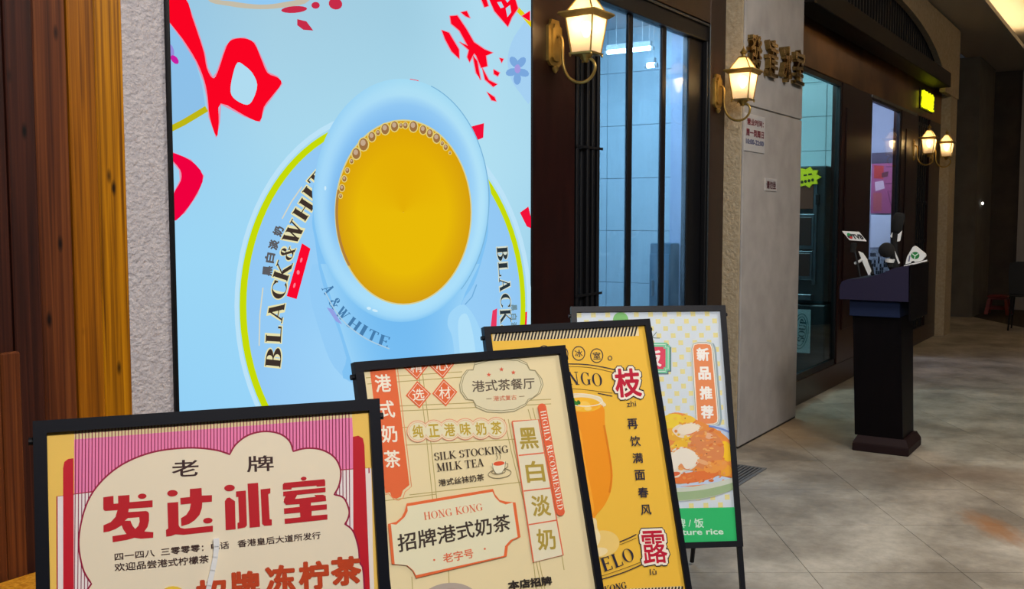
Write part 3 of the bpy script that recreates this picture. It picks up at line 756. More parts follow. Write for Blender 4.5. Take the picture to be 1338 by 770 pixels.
# background: pale sky blue cloth, greyer above
stops = {0.0: [(0, (118, 176, 208)), (.2, (140, 190, 210)), (.55, (134, 192, 214)), (.8, (158, 214, 234)), (1, (150, 208, 228))],
         .35: [(0, (124, 192, 232)), (.2, (146, 208, 232)), (.5, (150, 214, 236)), (.8, (160, 220, 238)), (1, (152, 212, 234))],
         .6: [(0, (128, 206, 244)), (.25, (130, 208, 246)), (.6, (146, 210, 240)), (.85, (156, 216, 238)), (1, (140, 204, 230))],
         1.0: [(0, (112, 196, 246)), (.3, (126, 206, 250)), (.6, (140, 210, 246)), (.85, (150, 212, 240)), (1, (130, 196, 226))]}
def bgc(a, b):
    ks = sorted(stops)
    for k0, k1 in zip(ks, ks[1:]):
        if b <= k1: return mix(ramp(stops[k0], a), ramp(stops[k1], a), (b - k0) / (k1 - k0))
    return ramp(stops[1.0], a)
n_u, n_v = 24, 24
vs = [(WD * i / n_u, HT * j / n_v) for j in range(n_v + 1) for i in range(n_u + 1)]
# rows follow the part of the sheet in view: from 22 % down to the bottom
def vis(b): return min(max((b - .18) / .72, 0), 1)
cs = [bgc(i / n_u, vis(j / n_v)) for j in range(n_v + 1) for i in range(n_u + 1)]
S.add('printed_background', vs, [(j * (n_u + 1) + i, j * (n_u + 1) + i + 1, (j + 1) * (n_u + 1) + i + 1, (j + 1) * (n_u + 1) + i) for j in range(n_v) for i in range(n_u)], cs)
# second saucer above, blue field at the left, saucer at the right edge
S.poly('printed_saucer', [(280, -40), (270, -2), (300, 8), (340, 12), (375, 9), (405, 0), (420, -40)], (196, 188, 168), 4)
S.poly('printed_saucer', [(284, -40), (278, -5), (305, 2), (340, 6), (370, 3), (398, -6), (412, -40)], (110, 184, 238), 4)
S.poly('printed_field', [(216, -6), (222, 22), (240, 45), (255, 80), (264, 112), (268, 138), (222, 168), (221, 60)], (104, 172, 224), 0)
S.stroke('printed_ring', [[(216, 172), (240, 160), (270, 142)]], 8, (190, 182, 20))
S.poly('printed_saucer', [(694, 26), (680, 36), (668, 56), (663, 80), (668, 104), (680, 122), (694, 130)], (140, 196, 238), 3)
S.stroke('printed_ring', [[(672, 8), (684, 20), (696, 34)]], 6, (226, 206, 20))
fl = []
for ang in range(5):
    t = math.radians(72 * ang + 20); fl.append(S.ell((676 + 8 * math.cos(t), 91 + 12 * math.sin(t)), 5, 8, math.degrees(t) + 90, n=10))
S.polys('printed_flower', fl + [S.ell((676, 90), 4, 6, n=10)], [(74, 132, 206)] * 5 + [(140, 110, 206)])
S.polys('printed_flower', [S.ell((223, 66), 4, 9, -15, n=10), S.ell((228, 78), 4, 7, -40, n=10)], [(120, 90, 200), (200, 30, 160)])
# red brush characters
RED, RED2 = (250, 4, 34), (240, 0, 62)
k = 2.75
P = lambda pts, ox, oy, sc: [(ox + a / sc, oy + b / sc) for a, b in pts]
main = P([(18, -4), (88, -4), (112, 60), (136, 130), (155, 190), (165, 245), (185, 280), (203, 262), (235, 168), (258, 142), (300, 138), (335, 155), (360, 210), (383, 262), (418, 278), (433, 300), (400, 345), (370, 385), (355, 436), (300, 415), (215, 372), (208, 440), (200, 492), (175, 420), (168, 350), (156, 290), (128, 220), (78, 140), (18, 58)], 210, 0, k)
pale = [(p[0] + (1.5 if p[0] > 250 else -1.5), p[1]) for p in main]
S.stroke('painted_brush_halo', [main], 3.2, (226, 150, 178), True)  # pale glare halo round the red strokes, painted in as colour
S.poly('printed_brush_stroke', main, RED, 3)
S.poly('printed_brush_gap', P([(275, 225), (300, 236), (328, 262), (346, 305), (332, 355), (310, 377), (270, 360), (250, 330), (258, 270)], 210, 0, k), (158, 214, 236), 3)
r2 = [(222, 199), (249, 210), (265, 230), (257, 253), (240, 278), (226, 288), (226, 256), (236, 236), (235, 222), (223, 207)]
S.stroke('painted_brush_halo', [r2], 3, (226, 150, 178), True)
S.poly('printed_brush_stroke', r2, RED2, 3)
S.polys('printed_brush_stroke', [S.ell((384, 12.5), 17, 4.5, -4, n=16), S.ell((412, 7), 5.5, 4.5, n=12), S.ell((438, 5), 9, 7.5, 15, n=14), [(388, 25), (400, 28), (409, 40), (396, 39), (388, 33)]], (198, 44, 72))
O4 = (440, 0, k)
r4 = [[(376, 108), (402, 118), (438, 178), (440, 212), (412, 185), (388, 140)],
      [(406, 58), (432, 56), (465, 105), (492, 152), (530, 178), (560, 190), (535, 200), (540, 238), (518, 244), (500, 200), (470, 165), (440, 110), (410, 85)],
      [(440, 150), (470, 165), (500, 180), (488, 200), (476, 224), (468, 205), (474, 180)], [(488, 198), (504, 220), (516, 288), (500, 262)],
      [(520, 240), (545, 288), (576, 304), (562, 312), (532, 286)], [(445, 44), (466, 40), (478, 66), (462, 58)], [(562, 250), (584, 262), (578, 274), (564, 266)],
      [(584, 208), (598, 212), (592, 226)], [(538, 330), (566, 350), (572, 364), (556, 360)],
      [(518, -4), (536, -4), (544, 22), (530, 26)], [(546, -4), (640, -4), (650, 30), (628, 62), (614, 96), (592, 70), (566, 40)], [(664, 58), (693, 40), (693, 76)]]
r4 = [P(q, *O4) for q in r4]
S.stroke('painted_brush_halo', r4, 2.6, (232, 150, 172), True)
S.polys('printed_brush_stroke', r4, RED)
S.polys('printed_brush_gap', [P(q, *O4) for q in ([(575, 8), (590, 6), (600, 26), (588, 30)], [(606, 30), (622, 18), (626, 44), (612, 62)], [(604, -2), (622, -2), (612, 10)])], (170, 200, 222))
S.polys('printed_brush_stroke', [[(606, 168), (632, 161), (631, 180), (621, 184), (612, 178)], [(528, 108), (536, 103), (546, 105), (550, 112)], [(679, 278), (690, 270), (697, 300), (688, 296)], [(686, 408), (697, 405), (697, 428), (684, 428)]], (242, 16, 56))
# saucer
SCc, SRX, SRY = (500, 400), 184, 243
def ringpt(a, r, dx=0): t = 2 * math.pi * a; return (SCc[0] + (SRX + dx) * r * math.cos(t), SCc[1] + (SRY + dx) * r * math.sin(t))
def sauc(a, b):
    # a: around, b: from rim to centre; bluer at the left and above, paler below
    t = 2 * math.pi * a; lft = max(0, -math.cos(t)); low = max(0, math.sin(t))
    base = mix((112, 182, 240), (126, 204, 252), b * .9)
    return mix(base, (150, 214, 252), low * .75 * b + low * .15)
S.grid('printed_saucer_rim', lambda a, b: ringpt(a, 1.055 - b * .03), 72, 1, lambda a, b: (176, 224, 246))
S.grid('printed_saucer', lambda a, b: ringpt(a, 1.0 - b * .999), 72, 6, sauc)
S.stroke('printed_ring', [S.ell(SCc, SRX - 1, SRY - 1, n=90)], lambda t: 6.3 + 2.6 * abs(math.cos(math.pi * (t - .5))), (198, 218, 8), True)
# curved words on the saucer
BW = [('B', 357, 467, 84, 25, 20), ('L', 357, 437, 87, 21, 20), ('A', 360, 408, 80, 26, 20), ('C', 364, 379, 77, 23, 19), ('K', 369, 353, 72, 25, 20), ('&', 375, 330, 66, 18, 17), ('W', 383, 304, 63, 30, 20), ('H', 396, 274, 58, 24, 20), ('I', 405, 253, 53, 10, 20), ('T', 414, 236, 50, 18, 20)]
for col, heavy, ex in (((232, 226, 176), 2.3, 3), ((62, 50, 44), 1.25, 0)):
    S.row([(serif(ch, heavy), *rot_box(x, y, w_ + ex, h_ + ex, d)) for ch, x, y, d, w_, h_ in BW], col)
S.row([(glyphs(ch, .05), *rot_box(x, y, 13, 13, d)) for ch, x, y, d in (('黑', 349, 354, 84), ('白', 352, 337, 80), ('淡', 357, 320, 74), ('奶', 363, 302, 68))], (92, 92, 96))
S.stroke('printed_line', [[(338, 452), (339, 412), (343, 376)], [(368, 286), (380, 264), (394, 244)]], 1.6, (214, 214, 196))
S.poly('printed_label', [(394, 318), (405, 325), (387, 391), (374, 387)], (250, 8, 44))
S.polys('printed_label', [S.ell((389, 356), 2, 3, n=8), S.ell((393, 340), 1.4, 3.5, 15, n=8), S.ell((384, 373), 1.4, 3.5, 15, n=8)], (250, 130, 150))
BR = [('B', 656, 332, 14), ('L', 657, 352, 12), ('A', 659, 372, 14), ('C', 660, 393, 13), ('K', 660, 414, 14), ('&', 659, 434, 14)]
for col, heavy, ex in (((214, 222, 206), 2.1, 2), ((40, 52, 60), 1.2, 0)):
    S.row([(serif(ch, heavy), *rot_box(x, y, 18 + ex, w_ + ex, -86)) for ch, x, y, w_ in BR], col)
S.polys('printed_label', [[(643, 406), (649, 403), (648, 430), (640, 432)]], (232, 56, 96))
S.row([(glyphs(ch, .04), *rot_box(x, y, 8, 8, -86)) for ch, x, y in (('黑', 671, 402), ('白', 671, 414), ('淡', 671, 425))], (110, 140, 150))
# mug body
body = [(408, 280), (411, 315), (416, 350), (424, 382), (434, 412), (444, 440), (452, 468), (462, 500), (640, 500), (634, 470), (627, 440), (612, 414), (603, 396), (618, 372), (630, 335), (637, 290), (620, 220), (430, 220)]
S.poly('printed_mug_shadow', [(414, 345), (404, 380), (416, 430), (436, 480), (470, 500), (470, 420)], (112, 188, 244), 4)
S.poly('printed_mug_body', body, (84, 174, 240), 4)
def bodyc(a, b):
    edge = abs(a - .5) * 2
    return mix(mix((58, 158, 234), (70, 168, 240), b), (126, 200, 246), edge ** 2.2 * .9)
def bodyp(a, b):
    y = 345 + b * 150; l = 416 + (y - 345) * .315; r = 628 - (y - 345) * (.5 if y < 396 else .5) if y < 396 else 603 - (y - 396) * .04
    return (l + 2 + (r - l - 4) * a, y)
S.grid('printed_mug_body', bodyp, 16, 8, bodyc)
S.poly('printed_mug_handle', [(588, 408), (604, 398), (618, 412), (628, 436), (634, 470), (640, 500), (600, 500), (594, 468), (590, 440), (584, 424)], (132, 204, 248), 4)
S.poly('printed_mug_handle', [(598, 420), (608, 410), (616, 430), (622, 470), (624, 500), (604, 500), (600, 460)], (158, 220, 250), 4)
S.stroke('printed_mug_edge', [[(622, 372), (616, 388), (607, 398)]], 1.4, (60, 140, 200))
S.row([(serif(ch, 1.3), *rot_box(x, y, w_, 15, d)) for ch, x, y, w_, d in (('A', 428, 378, 10, -62), ('&', 437, 396, 12, -55), ('W', 447, 410, 15, -48), ('H', 462, 424, 15, -36), ('I', 474, 432, 7, -30), ('T', 486, 439, 13, -24), ('E', 501, 446, 13, -18))], (70, 124, 172))
S.stroke('printed_line', [[(424, 382), (436, 404), (452, 424), (478, 443), (508, 456)]], 1.6, (150, 190, 214), smooth=4)
S.poly('printed_flower', [(426, 402), (434, 404), (446, 424), (438, 420)], (112, 120, 214))
# rim of the mug: rings of colour from outer edge to the tea
def rimp(a, b):
    t = 2 * math.pi * a
    o = (523 + 115 * math.cos(t), 262 + 159 * math.sin(t)); i = (526 + 88.5 * math.cos(t), 277.5 + 120 * math.sin(t))
    return (o[0] + (i[0] - o[0]) * b, o[1] + (i[1] - o[1]) * b)
def rimc(a, b):
    t = 2 * math.pi * a; up, low, lft = max(0, -math.sin(t)), max(0, math.sin(t)), max(0, -math.cos(t))
    c = ramp([(0, (122, 196, 240)), (.18, (154, 220, 248)), (.45, (164, 226, 250)), (.75, (140, 208, 248)), (1, (128, 200, 246))], b)
    c = mix(c, ramp([(0, (140, 212, 240)), (.35, (160, 222, 244)), (.6, (112, 184, 240)), (1, (92, 170, 236))], b), up)
    c = mix(c, ramp([(0, (112, 190, 244)), (.3, (140, 208, 250)), (.55, (126, 198, 248)), (.8, (84, 166, 236)), (1, (72, 152, 226))], b), lft * .8)
    return mix(c, ramp([(0, (86, 178, 240)), (.25, (128, 204, 248)), (.6, (150, 220, 252)), (1, (160, 226, 252))], b), low * .9)
S.grid('printed_mug_rim', rimp, 72, 8, rimc)
S.stroke('printed_mug_edge', [[(523 + 115 * math.cos(t), 262 + 159 * math.sin(t)) for t in [math.radians(-70 + 3 * i) for i in range(40)]]], 1.2, (74, 150, 196))
S.polys('printed_glint', [S.ell((481, 403), 3, 2, 10, n=8), S.ell((489, 406), 4, 1.6, 15, n=8), S.ell((424, 246), 1.4, 3, n=8)], (206, 240, 252))
# tea with froth
TEA = lambda a, r: (526 + 88.5 * r * math.cos(2 * math.pi * a), 277.5 + 120 * r * math.sin(2 * math.pi * a))
S.stroke('printed_tea_edge', [[TEA(i / 80, 1.0) for i in range(80)]], 2.4, (214, 208, 150), True)
def teac(a, b):
    t = 2 * math.pi * a
    return mix(mix((212, 158, 16), (232, 186, 8), min(1, b * 3)), (224, 168, 4), max(0, -math.sin(t)) * .6)
S.grid('printed_tea', lambda a, b: TEA(a, .995 * (1 - b * .999)), 72, 6, teac)
S.stroke('printed_tea_edge', [[TEA(.40 + .14 * i / 14, .985) for i in range(15)]], 3.4, (176, 128, 60))
bub = []
for a, r in ((-.47, 2.4), (-.455, 3.6), (-.437, 3.2), (-.42, 3.0), (-.40, 2.6), (-.382, 6.2), (-.357, 7), (-.332, 5.4), (-.315, 3), (-.296, 6), (-.272, 5.6), (-.256, 2.6), (-.245, 3.4), (-.225, 6), (-.20, 5), (-.182, 4.6), (-.163, 5.4), (-.146, 2.4), (-.135, 3.2), (-.12, 1.6)):
    x, y = TEA(a, .945); bub.append((x, y, r))
S.polys('printed_bubbles', [S.ell((x, y), r * .95 + .8, r * 1.25 + .8, n=12) for x, y, r in bub], (226, 206, 120))
S.polys('printed_bubbles', [S.ell((x, y), r * .85, r * 1.15, n=12) for x, y, r in bub], (156, 112, 66))
S.polys('printed_bubbles', [S.ell((x - r * .1, y - r * .3), r * .5, r * .6, n=10) for x, y, r in bub], (196, 168, 140))

# ------------------------------------------------------------------ poster stands
STANDS = [  # top left corner of the frame, turn, lean
 ((1.0054, 1.6526, 1.1463), -0.6267, 0.1983), ((1.8046, 1.6222, 1.1563), -0.4350, 0.2796),
 ((2.6143, 1.8001, 1.1586), -0.5646, 0.3033), ((3.4044, 1.9275, 1.1590), -0.8942, 0.2847)]
SLAB = ['black framed poster stand with the pink scalloped drinks poster, nearest the camera', 'black framed poster stand with the beige and orange milk tea poster',
        'black framed poster stand with the yellow mango drink poster', 'black framed poster stand with the pale blue rice dish poster, furthest back']
BGC = [(240, 196, 92), (231, 214, 168), (241, 192, 66), (214, 226, 236)]
PW, PH, BAR = 0.62, 0.93, 0.022
SHEETS = []
for k, (tl, a, ph) in enumerate(STANDS):
    tl = V(tl); u = V((math.cos(a), math.sin(a), 0)); n0 = V((math.sin(a), -math.cos(a), 0))
    d = V((0, 0, -1)) * math.cos(ph) + n0 * math.sin(ph); n = u.cross(d) * -1
    if n.dot(n0) < 0: n = -n
    leg = tl.z / math.cos(ph)
    base = tl + u * PW / 2 + d * leg; base.z = 0
    t = thing('poster_stand', SLAB[k], 'poster stand', base, 0, 'poster stands lined up before the shop front')
    def bar(name, u0, u1, d0, d1, n0_=-.016, n1_=.008, m='stand_black', par=t):
        c = tl + u * (u0 + u1) / 2 + d * (d0 + d1) / 2 + n * (n0_ + n1_) / 2 - base
        return obj(name, MB().obox(c, u, d, n, (u1 - u0) / 2, (d1 - d0) / 2, (n1_ - n0_) / 2), m, par)
    bar('frame_bar', BAR, PW - BAR, 0, BAR); bar('frame_bar', BAR, PW - BAR, PH - BAR, PH)
    bar('frame_bar', 0, BAR, 0, PH); bar('frame_bar', PW - BAR, PW, 0, PH)
    lf = (tl.z - 0.001) / math.cos(ph) - .004
    bar('leg', 0.002, BAR - .002, PH, lf, -.016, .004); bar('leg', PW - BAR + .002, PW - .002, PH, lf, -.016, .004)
    # rear support: two struts and a crossbar hinged under the top bar
    hp = tl + d * 0.04 - n * 0.02
    rf = hp - n0 * (0.30 if k != 1 else .22); rf.z = 0.012
    for s_ in (0.03, PW - 0.03): obj('rear_strut', MB().tube([hp + u * s_ - base, rf + u * s_ - base], .010, 8), 'stand_black', t)
    q = hp.lerp(rf, .72); obj('rear_crossbar', MB().tube([q + u * .03 - base, q + u * (PW - .03) - base], .008, 8), 'stand_black', t)
    for s_ in (-.004, PW + .004): obj('hinge_bolt', MB().tube([tl + u * (s_ - .004) + d * .035 - n * .006 - base, tl + u * (s_ + .004) + d * .035 - n * .006 - base], .007, 10), 'black_metal', t)
    bar('clip', PW / 2 - .016, PW / 2 + .016, PH, PH + .014, -.012, .002)
    sheet = bar('poster', BAR - .006, PW - BAR + .006, BAR - .006, PH - BAR + .006, -.008, 0.0, pmat('poster_paper_%d' % k, BGC[k], .45))
    obj('backing', MB().obox(tl + u * PW / 2 + d * PH / 2 - n * .011 - base, u, d, n, PW / 2 - BAR, PH / 2 - BAR, .003), 'black_paint', t)
    SHEETS.append(Sheet(sheet, base, tl, u, d, n, 'poster_ink', 0.0001)); SHEETS[-1].bounds = (BAR - .004, PW - BAR + .004, BAR - .004, PH - BAR + .004)

# ---- pink scalloped poster
S = SHEETS[0]
def clipx(x, y0, y1): return [(x, y0), (x, y1)]
YT = lambda x: 574.5 - (x - 97) * (574.5 - 546) / 363        # top edge of the pink field
S.poly('printed_stripe_band', [(97, 560), (460, 537), (460, YT(460)), (97, YT(97))], (226, 204, 150))
S.poly('printed_field', [(97, YT(97)), (460, YT(460)), (463.5, 612), (464, 1000), (97, 1000)], (238, 128, 176))
S.poly('printed_field', [(74.5, 649), (97, 647), (97, 1000), (75.5, 1000)], (240, 226, 222))
S.poly('printed_field', [(97, 646), (463.5, 613), (485, 612), (493, 1000), (97, 1000)], (240, 228, 224))
ln = []
for i in range(85):
    x = 99 + i * 4.3; ln.append([(x, 562 - (x - 97) * .063), (x + (x - 280) * .02, 1000)])
S.stroke('printed_stripes', [q for q in ln if q[0][0] < 459], 1.15, (132, 24, 66))
S.stroke('printed_frame_line', [[(75.5, 1000), (74.5, 649), (126, 642)], [(442, 614.5), (482, 611.5), (492, 1000)]], 1.6, (168, 20, 50))
S.poly('printed_bar', [(83, 1000), (82.5, 612), (84, 604), (89, 600), (96, 599), (97, 1000)], (196, 18, 40), 0)
S.poly('printed_bar', [(463, 1000), (461, 571), (468, 569.5), (474, 573), (476, 582), (492, 1000)], (190, 20, 36), 0)
S.poly('printed_strip', [(478, 620), (483.5, 618), (497, 1000), (492, 1000)], (240, 226, 214))
cloud = []
def sc(pts): 
    q = catmull(pts, 5, False); cloud.extend(q if not cloud else q[1:])
sc([(108, 1000), (104, 790), (119, 763)]); cloud[:] = [(70, 1000), (108, 780), (119.5, 763)]
sc([(119.5, 763), (108, 742), (103, 705), (112, 662), (130, 632), (160, 607), (200, 591), (245, 585.5), (280, 588), (300, 594)])
sc([(300, 594), (308, 581), (324, 569), (345, 564), (365, 567), (378, 576.5), (383, 590)])
sc([(383, 590), (400, 586), (420, 588), (437, 598), (445, 615), (443, 634), (436.5, 646.5)])
sc([(436.5, 646.5), (449, 651), (456, 667), (454.5, 678), (450.5, 685)])
sc([(450.5, 685), (461, 694), (468, 715), (470, 735), (476, 770), (480, 1000)])
S.poly('printed_scalloped_panel', cloud, (234, 220, 192))
S.stroke('printed_panel_outline', [cloud], 2.2, (150, 14, 58))
INK = (58, 30, 28)
S.row([(glyphs('老', .012), *box_at(242, 612, 35, 22, -.02, .055)), (glyphs('牌', .012), *box_at(340, 606, 35, 21, -.02, .055))], INK)
REDC = (186, 22, 34)
T = lambda ox, oy, pts: [(ox + x / 8.1, oy + y / 8.1) for x, y in pts]
def TD(ox, oy, x, y, rx, ry): return S.ell((ox + x / 8.1, oy + y / 8.1), rx / 8.1, ry / 8.1, -4, n=20)
S.polys('lettering', [
 T(130, 620, [(40, 243), (148, 228), (150, 312), (198, 308), (196, 228), (318, 218), (318, 295), (562, 275), (562, 348), (310, 365), (305, 400), (490, 388), (512, 395), (524, 415), (525, 490), (510, 555), (475, 605), (570, 612), (568, 672), (440, 682), (370, 672), (290, 695), (140, 720), (137, 655), (285, 632), (250, 580), (235, 540), (170, 580), (100, 605), (42, 615), (42, 540), (120, 505), (170, 450), (190, 380), (65, 388), (48, 382), (40, 365)]),
 TD(130, 620, 452, 232, 46, 28)], REDC)
S.poly('lettering_gap', T(130, 620, [(268, 492), (300, 465), (420, 455), (425, 500), (410, 545), (378, 578), (350, 545), (328, 490)]), (234, 220, 192))
S.polys('lettering', [
 T(210, 620, [(70, 302), (185, 293), (190, 540), (205, 565), (250, 575), (552, 543), (552, 606), (240, 640), (155, 635), (110, 652), (58, 660), (55, 590), (78, 572)]),
 T(210, 620, [(308, 155), (432, 145), (435, 225), (542, 220), (542, 290), (440, 297), (435, 360), (410, 430), (360, 485), (300, 525), (218, 548), (214, 465), (270, 430), (305, 375), (318, 310), (210, 320), (206, 250), (308, 240)]),
 TD(210, 620, 124, 200, 56, 34), TD(210, 620, 498, 490, 50, 30)], REDC)
S.polys('lettering', [
 T(285, 615, [(70, 325), (90, 295), (118, 285), (178, 325), (185, 622), (80, 632)]),
 T(285, 615, [(188, 222), (292, 212), (305, 580), (285, 602), (205, 618), (204, 555), (222, 548), (212, 280), (190, 282)]),
 T(285, 615, [(310, 140), (422, 130), (443, 595), (333, 606)]),
 T(285, 615, [(448, 200), (552, 188), (552, 240), (530, 250), (545, 515), (568, 518), (568, 580), (490, 585), (465, 565)]), TD(285, 615, 120, 185, 56, 34)], REDC)
S.polys('lettering', [
 T(360, 610, [(75, 190), (90, 172), (515, 132), (525, 150), (525, 205), (435, 210), (432, 200), (170, 222), (168, 240), (75, 244)]),
 T(360, 610, [(80, 265), (528, 220), (528, 268), (228, 298), (205, 342), (425, 318), (410, 300), (500, 298), (530, 310), (535, 362), (375, 380), (372, 412), (542, 398), (542, 452), (382, 468), (380, 520), (548, 505), (548, 558), (98, 606), (94, 552), (262, 535), (258, 485), (90, 500), (88, 442), (255, 425), (252, 395), (110, 404), (85, 375), (88, 345), (105, 310), (80, 312)]),
 TD(360, 610, 297, 126, 30, 20)], REDC)
S.text(glyphs('四一四八  三零零零：电话   香港皇后大道所发行', .012), (150, 733), (419, 704), (149.5, 723), INK)
S.text(glyphs('欢迎品尝港式柠檬茶', .012), (150, 747), (273, 735.5), (149.5, 736.5), INK)
OR = (188, 64, 24)
S.row([(glyphs(ch, .045), *box_at(x, y, 40, 38, -.04, .075)) for ch, x, y in (('招', 276, 776), ('牌', 320, 765), ('冻', 366, 757), ('柠', 410, 752), ('茶', 452, 746))], OR)
S.poly('printed_lemon', S.ell((226, 790), 22, 24, n=24), (236, 196, 60))

# ---- beige milk tea poster
S = SHEETS[1]
OL, ORG, GOLD, INK = (176, 158, 92), (226, 104, 56), (174, 150, 62), (62, 50, 42)
S.stroke('printed_grid_lines', [[(478, 494), (604, 486)], [(480, 502), (604, 493)], [(518, 531), (720, 522)], [(519, 537.5), (720, 528)], [(546, 480), (556, 560), (566, 660)], [(551, 480), (561, 560), (571, 656)],
    [(524, 559), (533, 558.5)], [(530, 582), (712, 572)], [(535, 647), (700, 628)], [(659, 548), (668, 590), (684, 655), (708, 770)], [(664, 548), (672, 590), (688, 655), (712, 770)],
    [(500, 655), (570, 646)], [(538, 754), (541, 800)], [(586, 746), (588, 790)], [(697, 735), (703, 790)], [(734, 726), (737, 745)], [(690, 535), (695, 552)], [(696, 533), (700, 550)]], 1.0, OL)
ban = [(481.5, 470), (515, 468), (535, 634), (526.5, 641), (524, 649), (518, 652), (512, 650.5), (509.5, 643.5), (503.5, 645)]
S.poly('printed_banner', ban, ORG)
S.stroke('printed_banner_outline', [[(p[0] + (2.6 if p[0] > 510 else -1.6), p[1] + (2 if p[1] > 600 else 0)) for p in ban]], 1.0, (226, 140, 90))
WH = (244, 234, 214)
S.row([(glyphs(ch, .02), *box_at(x, y, 21, 23, -.12, .06)) for ch, x, y in (('港', 500.5, 501), ('式', 505, 535), ('奶', 508.5, 567), ('茶', 512.5, 600))], WH)
dia = [('精', 543.5, 479), ('心', 577, 477), ('选', 546.5, 516), ('材', 581, 513.5)]
S.polys('printed_diamond', [[(x - 1.5, y - 18), (x + 16.5, y - 1.2), (x + 1.5, y + 18), (x - 16.5, y + 1.2)] for _, x, y in dia], ORG)
S.stroke('printed_diamond_outline', [[(x - 1.2, y - 14.8), (x + 13.6, y - 1), (x + 1.2, y + 14.8), (x - 13.6, y + 1)] for _, x, y in dia], .8, WH, True)
S.row([(glyphs(ch, .01), *box_at(x, y, 15.5, 15.5, -.1, .06)) for ch, x, y in dia], WH)
def plaque(g):
    return [(612 - g, 484), (618, 484 - g * .3), (620, 477 - g), (640, 471 - g), (657, 470 - g), (676, 471.5 - g), (688, 477 - g), (692, 484 - g * .3), (699, 485 - g * .3), (705 + g, 495), (707 + g, 503), (703 + g, 514), (696, 520 + g * .3), (690, 522 + g), (686, 528 + g), (672, 535 + g), (655, 537 + g), (636, 536 + g), (622, 530 + g), (618, 523 + g * .3), (611 - g, 522), (604 - g, 512), (603 - g, 503), (606 - g, 492)]
S.poly('printed_plaque', plaque(2.5), (222, 212, 176)); S.stroke('printed_plaque_outline', [plaque(2.5), plaque(0)], .9, (150, 140, 104), True)
S.text(glyphs('港式茶餐厅', .012), (617, 513), (699, 508), (616, 498), (92, 78, 66))
star = lambda x, y, r: [(x + r * (1 if i % 2 == 0 else .42) * math.sin(math.pi * i / 5), y - r * (1 if i % 2 == 0 else .42) * math.cos(math.pi * i / 5)) for i in range(10)]
S.polys('printed_stars', [star(638.5, 490, 3.2), star(655, 483, 3.2), star(670.5, 487, 3.2)], (220, 92, 64))
S.text(glyphs('港式复古', .008), (644.5, 524.5), (675, 522.5), (644, 518), (214, 118, 84))
S.stroke('printed_dashes', [[(635, 521.5), (642, 521)], [(678, 518.5), (685, 518)]], .9, (160, 140, 104))
cir = [(545.5, 564), (566.5, 563), (587, 562), (607.5, 561), (628, 560.5), (648, 559.5)]
S.polys('printed_scallops', [S.ell(c, 14.4, 14.4, n=24) for c in cir], (224, 148, 116))
S.polys('printed_scallops', [S.ell(c, 13.4, 13.4, n=24) for c in cir], (233, 217, 178))
S.polys('printed_scallops', [S.ell(c, 12.0, 12.0, n=24) for c in cir], (226, 180, 148))
S.polys('printed_scallops', [S.ell(c, 11.2, 11.2, n=24) for c in cir], (228, 220, 184))
S.row([(glyphs(ch, .022), *box_at(x, y, 14, 17, -.12, .06)) for ch, (x, y) in zip('纯正港味奶茶', cir)], (190, 162, 50))
S.text(serif('SILK STOCKING', 1.05), (567.5, 602), (664, 591.5), (566.3, 592), INK)
S.text(serif('MILK TEA', 1.05), (571, 616.5), (632, 609.5), (569.8, 606), INK)
S.text(glyphs('港式丝袜奶茶', .014), (573, 636), (632.5, 628), (572, 627), INK)
S.stroke('printed_cup_icon', [S.ell((652.5, 619), 15, 6, -6, n=30), S.ell((651, 616.5), 9, 3, -6, n=24)], .8, (130, 120, 92), True)
S.poly('printed_cup_icon', [(642.5, 605.5), (660, 603.5), (659, 612), (655, 618.5), (648, 619.5), (644, 614)], (236, 228, 196), 3)
S.stroke('printed_cup_icon', [[(642.5, 605.5), (644, 614), (648, 619.5), (655, 618.5), (659, 612), (660, 603.5)], [(660, 606), (663, 606), (663, 610), (659, 613)], [(648, 601), (649.5, 598), (648, 594)], [(652.5, 600.5), (653.5, 597), (652, 593)]], .8, (130, 120, 92))
S.poly('printed_cup_icon', S.ell((651.2, 606), 7.5, 2.8, -6, n=20), (222, 86, 50))
bx4 = [(668.6, 551), (703, 548.5), (735, 725.5), (696.4, 735)]
S.poly('printed_box', bx4, (228, 220, 190))
S.stroke('printed_box_outline', [[bx4[0], bx4[1], bx4[2], bx4[3], bx4[0]], [(677, 595.5), (711.5, 592)], [(683.5, 642), (719, 638)], [(690, 686), (727, 680)]], 1.7, (222, 110, 76))
S.row([(glyphs(ch, .022), *box_at(x, y, 24, 28, -.14, .07)) for ch, x, y in (('黑', 690, 573), ('白', 698.5, 616.5), ('淡', 706, 661), ('奶', 713, 705))], GOLD)
S.stroke('printed_ribbon', [[(707.5, 533), (711, 552), (731.5, 669)]], 11, (226, 100, 62))
S.polys('printed_ribbon', [S.ell((707.4, 533), 5.6, 5.4, n=20), S.ell((731.6, 669), 5.6, 5.4, n=20)], (226, 100, 62))
S.text(serif('HIGHLY RECOMMENDED', 1.0, .08), (705.2, 538), (728.4, 667), (712.2, 536.6), WH)
def notch(g):
    a = lambda c, r, a0, a1: [(c[0] + r * math.cos(math.radians(t)), c[1] - r * math.sin(math.radians(t))) for t in range(a0, a1, 10 if a1 > a0 else -10)]
    return [(531 - g * .2, 660 - g), (643 + g * .2, 641 - g), (646, 648 - g), (652, 655 - g * .7), (660, 657.5 - g), (671 + g, 657), (677.5 + g, 702), (668 + g, 706), (661 + g, 714), (659.5 + g, 727 + g * .2), (543, 754 + g), (539 - g * .3, 746), (531 - g * .3, 739), (513 - g, 737.5), (508 - g, 685), (517, 684 - g), (526 - g, 676), (530 - g, 668)]
S.poly('printed_label_panel', notch(1.8), (226, 106, 56)); S.poly('printed_label_panel', notch(-2.0), (228, 222, 188))
